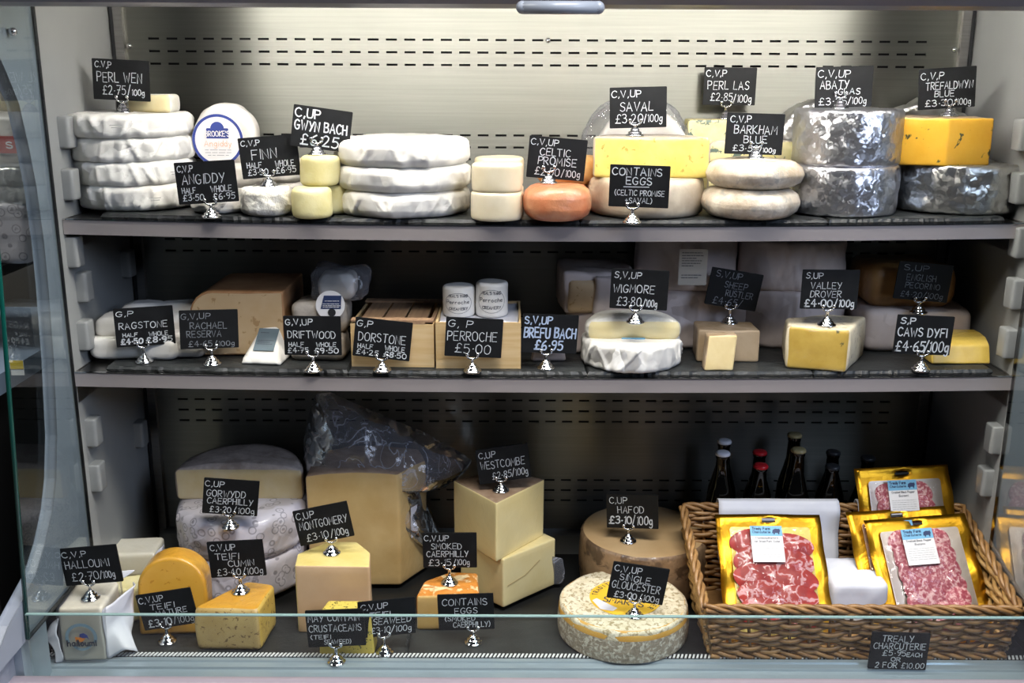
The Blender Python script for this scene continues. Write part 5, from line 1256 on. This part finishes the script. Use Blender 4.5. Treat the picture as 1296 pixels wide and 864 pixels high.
meat((1075, 639), (1203, 627), -.093, DZ+.012, .245, math.radians(52), 'middle gold salami packet, mostly covered by the front one', 'salami', 3, -.07, 0)
meat((1084, 593), (1204, 587), .0, DZ+.05, .25, math.radians(63), 'rear gold salami packet leaning highest against the basket back', 'salami', 4, -.05, 0)
# ------------------------------------------------------------------ bottles behind the basket
def bottle(u, v, y, capm, label, capname):
    q = aty(u, v, y); h = q.z-DZ; k = h/.265
    t = thing('beer_bottle', label, 'bottle', (q.x, y, DZ), 0, 'dark beer bottles behind the basket')
    obj('glass_body', lathe([(.022, 0), (.030, .003), (.031, .01), (.031, .14*k), (.029, .165*k), (.020, .195*k), (.0145, .215*k), (.0125, .25*k), (.0138, .252*k), (.0138, .258*k), (.0128, h-.004)], 32), M['bottle'], t)
    cp = [(.0132+.0008*(1 if i else 0), 0) for i in range(1)]; V, Fc = lathe([(.0146, h-.0075), (.0147, h-.004), (.0135, h-.0008), (.009, h), (.001, h+.0002)], 42)
    V = [Vector((v[0]*(1+(.05 if (n % 2 and n < 84) else 0)), v[1]*(1+(.05 if (n % 2 and n < 84) else 0)), v[2])) for n, v in enumerate(V)]
    obj('crown_cap', (V, Fc), M[capm], t)
for a_ in ((915, 571, .15, 'capsilver', 'front dark bottle with a pale silver crown cap'), (917, 556, .225, 'capsilver', 'rear dark bottle with a pale silver crown cap'), (963, 587, .15, 'capred', 'front dark bottle with a red crown cap'), (962, 570, .225, 'capred', 'rear dark bottle with a red crown cap'), (1011, 567, .15, 'capgold', 'front dark bottle with a dull gold crown cap'), (1006, 548, .225, 'capgold', 'rear dark bottle with a dull gold crown cap'), (1054, 588, .15, 'capdark', 'front dark bottle with a black crown cap, beside the gold packets'), (1055, 570, .225, 'capdark', 'rear dark bottle with a black crown cap, beside the gold packets'), (1099, 577, .19, 'capdark', 'dark bottle nearly hidden behind the rear salami packet')):
    bottle(*a_, 'crown_cap')
# ------------------------------------------------------------------ price boards (corners and foot as seen from the camera)
A = ('C,V,P', .04, .30, .06, .22)
def U(t='C,V,UP', x1=.50): return (t, .04, x1, .06, .22)
sign([(114, 73), (190, 77), (192, 129), (117, 126)], (157, 146), TOP1, [('C.V,P', .05, .34, .05, .21), ('PERL WEN', .08, .86, .30, .56), ('£2·75', .17, .57, .62, .86), ('/', .60, .66, .60, .90), ('100g', .68, .90, .70, .86)], 'price board 2.75 on top of four stacked white wheels by the wall', y=C1.y-.02)
sign([(222, 206), (297, 203), (300, 254), (227, 259)], (268, 275), 'T', [A, ('ANGIDDY', .10, .80, .27, .52), ('HALF', .08, .30, .60, .74), ('WHOLE', .56, .90, .58, .74), ('£3·50', .08, .42, .76, .92), ('£6·95', .58, .94, .76, .92)], 'price board in front of the round blue ringed label')
sign([(303, 176), (375, 171), (379, 220), (307, 226)], (341, 242), FINN, [('C,V,P', .04, .36, .06, .20), ('FINN', .20, .62, .28, .54), ('HALF', .10, .34, .60, .74), ('WHOLE', .58, .90, .60, .76), ('£3·50', .10, .44, .76, .92), ('£6·95', .58, .92, .76, .92)], 'price board on top of the white wrinkled round', y=FINNC.y)
sign([(375, 134), (445, 144), (438, 192), (369, 182)], (402, 206), DRUM, [('C,UP', .04, .46, .05, .28, 1.8), ('GWYN BACH', .05, .93, .33, .58, 1.8), ('£6·25', .17, .80, .64, .92, 1.9)], 'tilted boldly written price board 6.25 on the pale yellow drums', y=DRUMC.y)
sign([(671, 171), (744, 178), (739, 230), (666, 224)], (694, 237), OR, [('C,V,UP', .03, .50, .04, .20), ('CELTIC', .20, .72, .25, .44), ('PROMISE', .18, .84, .46, .66), ('£2·50', .14, .56, .72, .92), ('/100g', .60, .92, .74, .92)], 'price board on the orange washed rind round', y=ORC.y)
sign([(771, 111), (844, 109), (844, 161), (772, 163)], (803, 181), SAV, [('C,V,UP', .03, .55, .06, .24), ('SAVAL', .18, .76, .34, .58), ('£3·20', .10, .58, .64, .88), ('/100g', .60, .92, .66, .86)], 'price board 3.20 on the halved yellow cheese', y=SAVC.y-.02)
sign([(774, 209), (847, 211), (845, 262), (770, 261)], (800, 282), 'T', [('CONTAINS', .04, .86, .05, .24, 1.2), ('EGGS', .28, .70, .27, .46, 1.2), ('_', .24, .66, .52, .51), ('(CELTIC PROMISE', .10, .92, .58, .72, .8), ('+SAVAL)', .28, .72, .76, .90, .8)], 'black egg allergy board standing before the grey rind wheel')
sign([(890, 85), (958, 85), (957, 134), (890, 133)], (918, 150), PLZ, [('C,V,P', .04, .42, .06, .24), ('PERL LAS', .08, .86, .34, .58), ('£2·85', .14, .56, .66, .88), ('/100g', .58, .92, .70, .92)], 'price board 2.85 above the tall blue veined wedge', y=.285)
sign([(919, 143), (995, 144), (991, 197), (916, 194)], (955, 214), BAR, [('C,V,P', .06, .42, .05, .22), ('BARKHAM', .14, .88, .28, .50), ('BLUE', .32, .72, .53, .72), ('£3·50', .14, .58, .76, .92), ('/100g', .60, .88, .82, .94)], 'price board on the two mottled rind rounds', y=BARC.y)
sign([(1032, 84), (1105, 83), (1104, 135), (1032, 138)], (1061, 152), FOIL, [('C,V,UP', .03, .60, .07, .26), ('ABATY', .08, .58, .32, .54), ('GLAS', .40, .78, .52, .68), ('£3·25', .07, .56, .74, .93), ('/100g', .58, .90, .74, .92)], 'price board on the straight stack of silver foil wheels', y=FOILC.y)
sign([(1161, 88), (1237, 83), (1236, 135), (1162, 140)], (1199, 158), OB, [('C,V,P', .03, .42, .08, .26), ('TREFALDWYN', .12, .94, .32, .52), ('BLUE', .28, .62, .54, .70), ('£3·30', .12, .60, .76, .93), ('/100g', .62, .92, .76, .93)], 'price board on the orange blue veined wedge', y=ORZC.y-.03)
# middle shelf
sign([(150, 389), (214, 388), (215, 438), (152, 438)], (183, 458), 'S', [('G,P', .04, .32, .06, .20), ('RAGSTONE', .07, .88, .36, .54), ('HALF', .12, .36, .64, .74), ('WHOLE', .56, .88, .64, .76), ('£4·50', .08, .44, .78, .93, 1.9), ('£8·95', .50, .94, .78, .93, 1.9)], 'price board before the white paper log packets', .0013)
sign([(232, 393), (296, 394), (298, 441), (233, 438)], (269, 461), 'S', [('G,V,UP', .03, .52, .06, .22), ('RACHAEL', .18, .80, .30, .48), ('RESERVA', .12, .70, .52, .70), ('£4·65', .14, .54, .78, .94), ('/100g', .58, .92, .80, .94)], 'faded price board before the large tan block', .0012, 'chalkdim')
sign([(359, 401), (432, 401), (432, 449), (359, 448)], (397, 469), 'S', [('G,V,UP', .04, .50, .06, .22, 1.2), ('DRIFTWOOD', .07, .90, .36, .56), ('HALF', .08, .34, .66, .78), ('WHOLE', .56, .90, .66, .78), ('£4·75', .06, .42, .80, .94), ('£9·50', .52, .94, .80, .94, 1.4)], 'price board before the ash coated cheeses in film')
sign([(450, 401), (522, 409), (518, 458), (447, 449)], (484, 469), 'S', [('G,P', .03, .30, .05, .22), ('DORSTONE', .08, .90, .34, .58), ('HALF', .08, .34, .66, .78), ('WHOLE', .56, .90, .64, .78), ('£4·25', .06, .44, .80, .94), ('£8·50', .54, .94, .80, .94, 1.3)], 'price board before the slatted wooden crate')
sign([(566, 401), (638, 406), (633, 453), (562, 449)], (598, 470), 'S', [('G, P', .04, .46, .05, .24), ('PERROCHE', .04, .90, .32, .58), ('£5·00', .18, .80, .64, .90)], 'price board 5.00 before the open paper lined crate')
sign([(662, 398), (732, 402), (730, 447), (660, 443)], (691, 466), 'S', [('S,V,UP', .04, .52, .04, .24, 1.6), ('BREFU BACH', .04, .96, .32, .60, 1.7), ('£6·95', .24, .74, .66, .92, 1.7)], 'boldly written price board before the small wrapped wedge', .0017, 'chalkblue')
sign([(773, 342), (846, 344), (844, 391), (773, 389)], (804, 408), WIGZ, [('S,V,UP', .06, .52, .05, .22), ('WIGMORE', .05, .76, .36, .58), ('£3·80', .12, .54, .68, .92), ('/100g', .58, .82, .72, .92)], 'price board on the halved soft cheese', .0014)
sign([(905, 338), (963, 348), (954, 395), (895, 384)], (923, 409), RUZ, [('S,V,UP', .10, .60, .04, .22), ('SHEEP', .30, .74, .30, .48), ('RUSTLER', .36, .88, .52, .70), ('£4·65/', .14, .70, .74, .94)], 'dim tilted price board on the brown oblong block', .0013, 'chalkdim', yaw=.12)
sign([(1014, 342), (1088, 342), (1087, 391), (1013, 390)], (1046, 412), VDZ, [('S,UP', .06, .36, .06, .22, .8), ('VALLEY', .16, .70, .30, .48, .8), ('DROVER', .16, .70, .52, .70, .8), ('£4·00', .07, .56, .74, .94, 1.8), ('/100g', .60, .94, .74, .94, 1.5)], 'price board on the film wrapped yellow wedge')
sign([(1132, 330), (1207, 335), (1205, 385), (1131, 377)], (1162, 396), PECZ, [('S,UP', .10, .56, .06, .22), ('ENGLISH', .18, .72, .30, .48), ('PECORINO', .18, .82, .52, .68), ('£4·20/100g', .12, .90, .76, .92)], 'shadowed price board on the wide white block beside amber cheese', .0012, 'chalkdim')
sign([(1132, 398), (1208, 400), (1206, 451), (1131, 447)], (1165, 468), 'S', [('S,P', .06, .32, .05, .22, 1.6), ('CAWS DYFI', .04, .90, .30, .54, 1.7), ('£4·65', .03, .54, .64, .92, 1.8), ('/100g', .54, .96, .62, .92, 1.7)], 'boldly written price board before the low yellow half cheese')
# fridge deck
sign([(75, 695), (155, 688), (155, 735), (75, 743)], (115, 757), HALZ, [('C,V,P', .04, .46, .08, .24), ('HALLOUMI', .06, .82, .32, .54), ('£2·70', .13, .60, .64, .88), ('/100g', .62, .88, .66, .86)], 'price board 2.70 on the tall white wrapped block')
sign([(172, 753), (247, 741), (251, 788), (177, 801)], (212, 812), 'B', [('C,V,UP', .03, .48, .06, .24), ('TEIFI', .20, .64, .30, .46), ('MATURE', .28, .84, .48, .64), ('£3·10', .10, .52, .70, .92, 1.5), ('/100g', .56, .92, .72, .92, .7)], 'tilted price board before the golden half wheel on edge')
sign([(258, 605), (324, 613), (326, 654), (260, 645)], (292, 667), ZE, [('C,UP', .03, .36, .05, .22), ('GORWYDD', .06, .76, .30, .50), ('CAERPHILLY', .08, .90, .52, .70), ('£3·20', .14, .52, .76, .94), ('/100g', .56, .94, .76, .94)], 'price board before the mouldy half wheel on emblem paper', .0014)
sign([(260, 687), (333, 684), (338, 726), (267, 731)], (305, 749), CUZ, [('C,V,UP', .05, .50, .06, .24), ('TEIFI', .12, .54, .32, .50), ('CUMIN', .34, .80, .52, .70), ('£3·40', .12, .54, .74, .94), ('/100g', .58, .94, .74, .94)], 'price board on the shiny golden wedge', .0014)
sign([(370, 646), (438, 635), (448, 678), (383, 690)], (420, 700), MOZ, [('C,UP', .04, .36, .06, .26), ('MONTGOMERY', .06, .93, .32, .56), ('£3·10', .14, .54, .68, .90), ('/100g', .58, .90, .68, .90)], 'tilted price board on the pink fronted cheddar wedge', yaw=.1)
sign([(600, 570), (670, 561), (673, 605), (606, 612)], (634, 621), WEZ, [('C,UP', .05, .36, .08, .26), ('WESTCOMBE', .06, .90, .34, .58), ('£2·85', .26, .62, .68, .90), ('/100g', .64, .94, .66, .88)], 'price board 2.85 on top of the pale cheddar wedge', yaw=.1)
sign([(534, 674), (605, 674), (604, 718), (534, 719)], (569, 738), SMZ, [('C,V,UP', .03, .48, .05, .22), ('SMOKED', .16, .72, .28, .46), ('CAERPHILLY', .07, .84, .50, .68), ('£3·15', .10, .52, .74, .94), ('/100g', .56, .86, .74, .92)], 'price board on the smoked orange wedge')
sign([(769, 628), (832, 625), (831, 666), (769, 669)], (795, 685), HAZ, [('C,UP', .06, .40, .06, .26), ('HAFOD', .22, .72, .32, .54), ('£3·10', .05, .48, .62, .86, 2), ('/100g', .50, .88, .60, .88, 1.5)], 'price board on the brown cloth bound wheel')
sign([(774, 710), (847, 722), (841, 766), (769, 755)], (803, 779), GLZ, [('C,V,UP', .04, .52, .06, .24), ('SINGLE', .16, .70, .28, .46), ('GLOUCESTER', .05, .90, .48, .70), ('£3·00', .12, .52, .76, .94, 1.3), ('/100g', .56, .92, .76, .94)], 'price board on the yellow label of the mottled wheel')
sign([(386, 773), (462, 771), (463, 815), (388, 820)], (426, 838), 'B', [('MAY CONTAIN', .04, .92, .10, .30), ('CRUSTACEANS', .04, .94, .38, .58), ('(TEIFI', .06, .40, .66, .78), ('SEAWEED)', .28, .74, .80, .93)], 'shellfish allergy board at the deck front before the flecked slab')
sign([(450, 758), (523, 759), (524, 805), (461, 806)], (487, 826), 'B', [('C,V,UP', .05, .52, .06, .22), ('TEIFI', .20, .56, .30, .46), ('SEAWEED', .26, .92, .48, .66), ('£3·10/100g', .22, .92, .72, .90)], 'price board half behind the shellfish allergy board', .0014)
sign([(552, 754), (626, 751), (627, 795), (554, 797)], (599, 813), 'B', [('CONTAINS', .08, .88, .10, .30), ('EGGS', .30, .70, .36, .54), ('(SMOKED', .12, .66, .60, .74), ('CAERPHILLY)', .26, .92, .76, .92)], 'egg allergy board before the smoked orange wedge')
q = aty(1138, 849, -.193)
sign([(1099, 798), (1177, 800), (1177, 850), (1099, 847)], (q.x, -.193, DZ+.0), 0, [('TREALY', .18, .72, .06, .24), ('CHARCUTERIE', .05, .94, .26, .44), ('£5·95', .22, .62, .46, .62), ('EACH', .64, .90, .52, .64), ('OR', .38, .54, .66, .78), ('2 FOR £10.00', .12, .96, .80, .96)], 'price board 5.95 each without stand against the wicker basket', .0014, stand=False, yaw=0)
# ------------------------------------------------------------------ the shop around the fridge
def struct(name, geo, m):
    o = obj(name, geo, m, None, None, False); o['kind'] = 'structure'; return o
struct('floor', box(-4, 4, -5, 1.2, -1.43, -1.33), M['floor'])
struct('wall_back', box(-4, 4, .9, 1.0, -1.33, 1.4), M['roomwall'])
# neighbouring counter seen through the glass end
nb = thing('side_counter', 'pale blue topped counter seen through the glass end of the fridge', 'counter', (-1.42, .25, -1.33))
NO = Vector((-1.42, .25, -1.33))
obj('worktop', move(box(-1.80, -1.03, -.05, .60, -.34, -.30), -NO), M['bench'], nb, smooth=False)
obj('body', move(box(-1.78, -1.06, -.02, .58, -1.33, -.34), -NO), M['seam'], nb, smooth=False)
ns = thing('wall_rack', 'dark rack of packets beyond the glass end of the fridge', 'rack', (-1.25, .25, -.30))
for z in (-.115,): obj('rack_shelf', box(-.30, .20, -.12, .15, .17, .19), M['seam'], ns, smooth=False)
for x in (-.29, .18): obj('rack_post', box(x, x+.02, .13, .15, 0, .70), M['seam'], ns, smooth=False)
NG = 'packets on the dark rack'
zr = -.11
def npack(u, v, y, w, d, h, z, m, label, seed, band=False):
    q = aty(u, v, y); t = thing('wrapped_packet', label, 'packet', (q.x-w*.35, y, z), 0, NG)
    obj('wrap', block(w, d, h, er=.012, cr=.015, n=60, crease=.004, amp=.003, seed=seed)[0], m, t)
    if band:
        b = obj('red_band', poly_plate(rrect(-w*.46, w*.46, h*.30, h*.62, .002), .001, -.006), M['red'], t, smooth=False)
        obj('band_print', move(writing([('AND S', .55, .95, .3, .7)], w*.9, h*.32, .003, -.0075, .01), (0, 0, h*.46)), M['labelwhite'], b, smooth=False)
    return t
npack(10, 280, .15, .22, .12, .115, zr, M['emblem'], 'emblem printed packet lowest on the dark rack', 1)
npack(10, 230, .15, .20, .12, .07, zr+.115, M['foil_old'], 'silver wrapped packet in the middle of the dark rack', 2)
npack(10, 180, .15, .20, .12, .10, zr+.185, M['papershine'], 'white packet with a red printed band topmost on the dark rack', 3, True)
# yellow ticket on the side counter
q = aty(20, 462, -.055); tk = thing('shelf_ticket', 'small yellow and white ticket on the side counter edge', 'ticket', (q.x, -.0515, q.z-.02)); obj('ticket_card', poly_plate(rrect(-.012, .012, 0, .028, .001), .001), M['labelwhite'], tk, smooth=False); obj('yellow_band', poly_plate(rrect(-.012, .012, .012, .028, .001), .0006, -.0008), M['yellow'], tk, smooth=False)
# ------------------------------------------------------------------ light
def area(name, loc, target, sx, sy, power, col):
    l = bpy.data.lights.new(name, 'AREA'); l.shape = 'RECTANGLE'; l.size = sx; l.size_y = sy; l.energy = power; l.color = col
    o = bpy.data.objects.new(name, l); COL.objects.link(o); o.location = loc
    o.rotation_euler = (Vector(target)-Vector(loc)).to_track_quat('-Z', 'Y').to_euler(); return o
for a_ in LIGHTS: area(*a_)
w = bpy.data.worlds.new('shop_air'); SC.world = w; w.use_nodes = True
w.node_tree.nodes['Background'].inputs[0].default_value = WORLD[0]; w.node_tree.nodes['Background'].inputs[1].default_value = WORLD[1]
# ------------------------------------------------------------------ camera, view
for o in list(COL.objects):
    if o.parent is None: o.location.z += Z0
cam_d = bpy.data.cameras.new('camera'); cam = bpy.data.objects.new('camera', cam_d); COL.objects.link(cam)
cam_d.sensor_width = 36; cam_d.lens = F/1296*36; cam_d.clip_start = .05
mw = Matrix((RT, UP, -FW)).transposed().to_4x4(); mw.translation = CAM+Vector((0, 0, Z0)); cam.matrix_world = mw
SC.camera = cam
vs = SC.view_settings; vs.view_transform = 'Standard'; vs.look = 'None'; vs.gamma = 1; vs.use_curve_mapping = False; vs.exposure = EXPOSURE
SC.cycles.use_denoising = True; SC.cycles.max_bounces = 8; SC.cycles.transparent_max_bounces = 24; SC.cycles.sample_clamp_indirect = 4; SC.cycles.caustics_reflective = False; SC.cycles.caustics_refractive = False
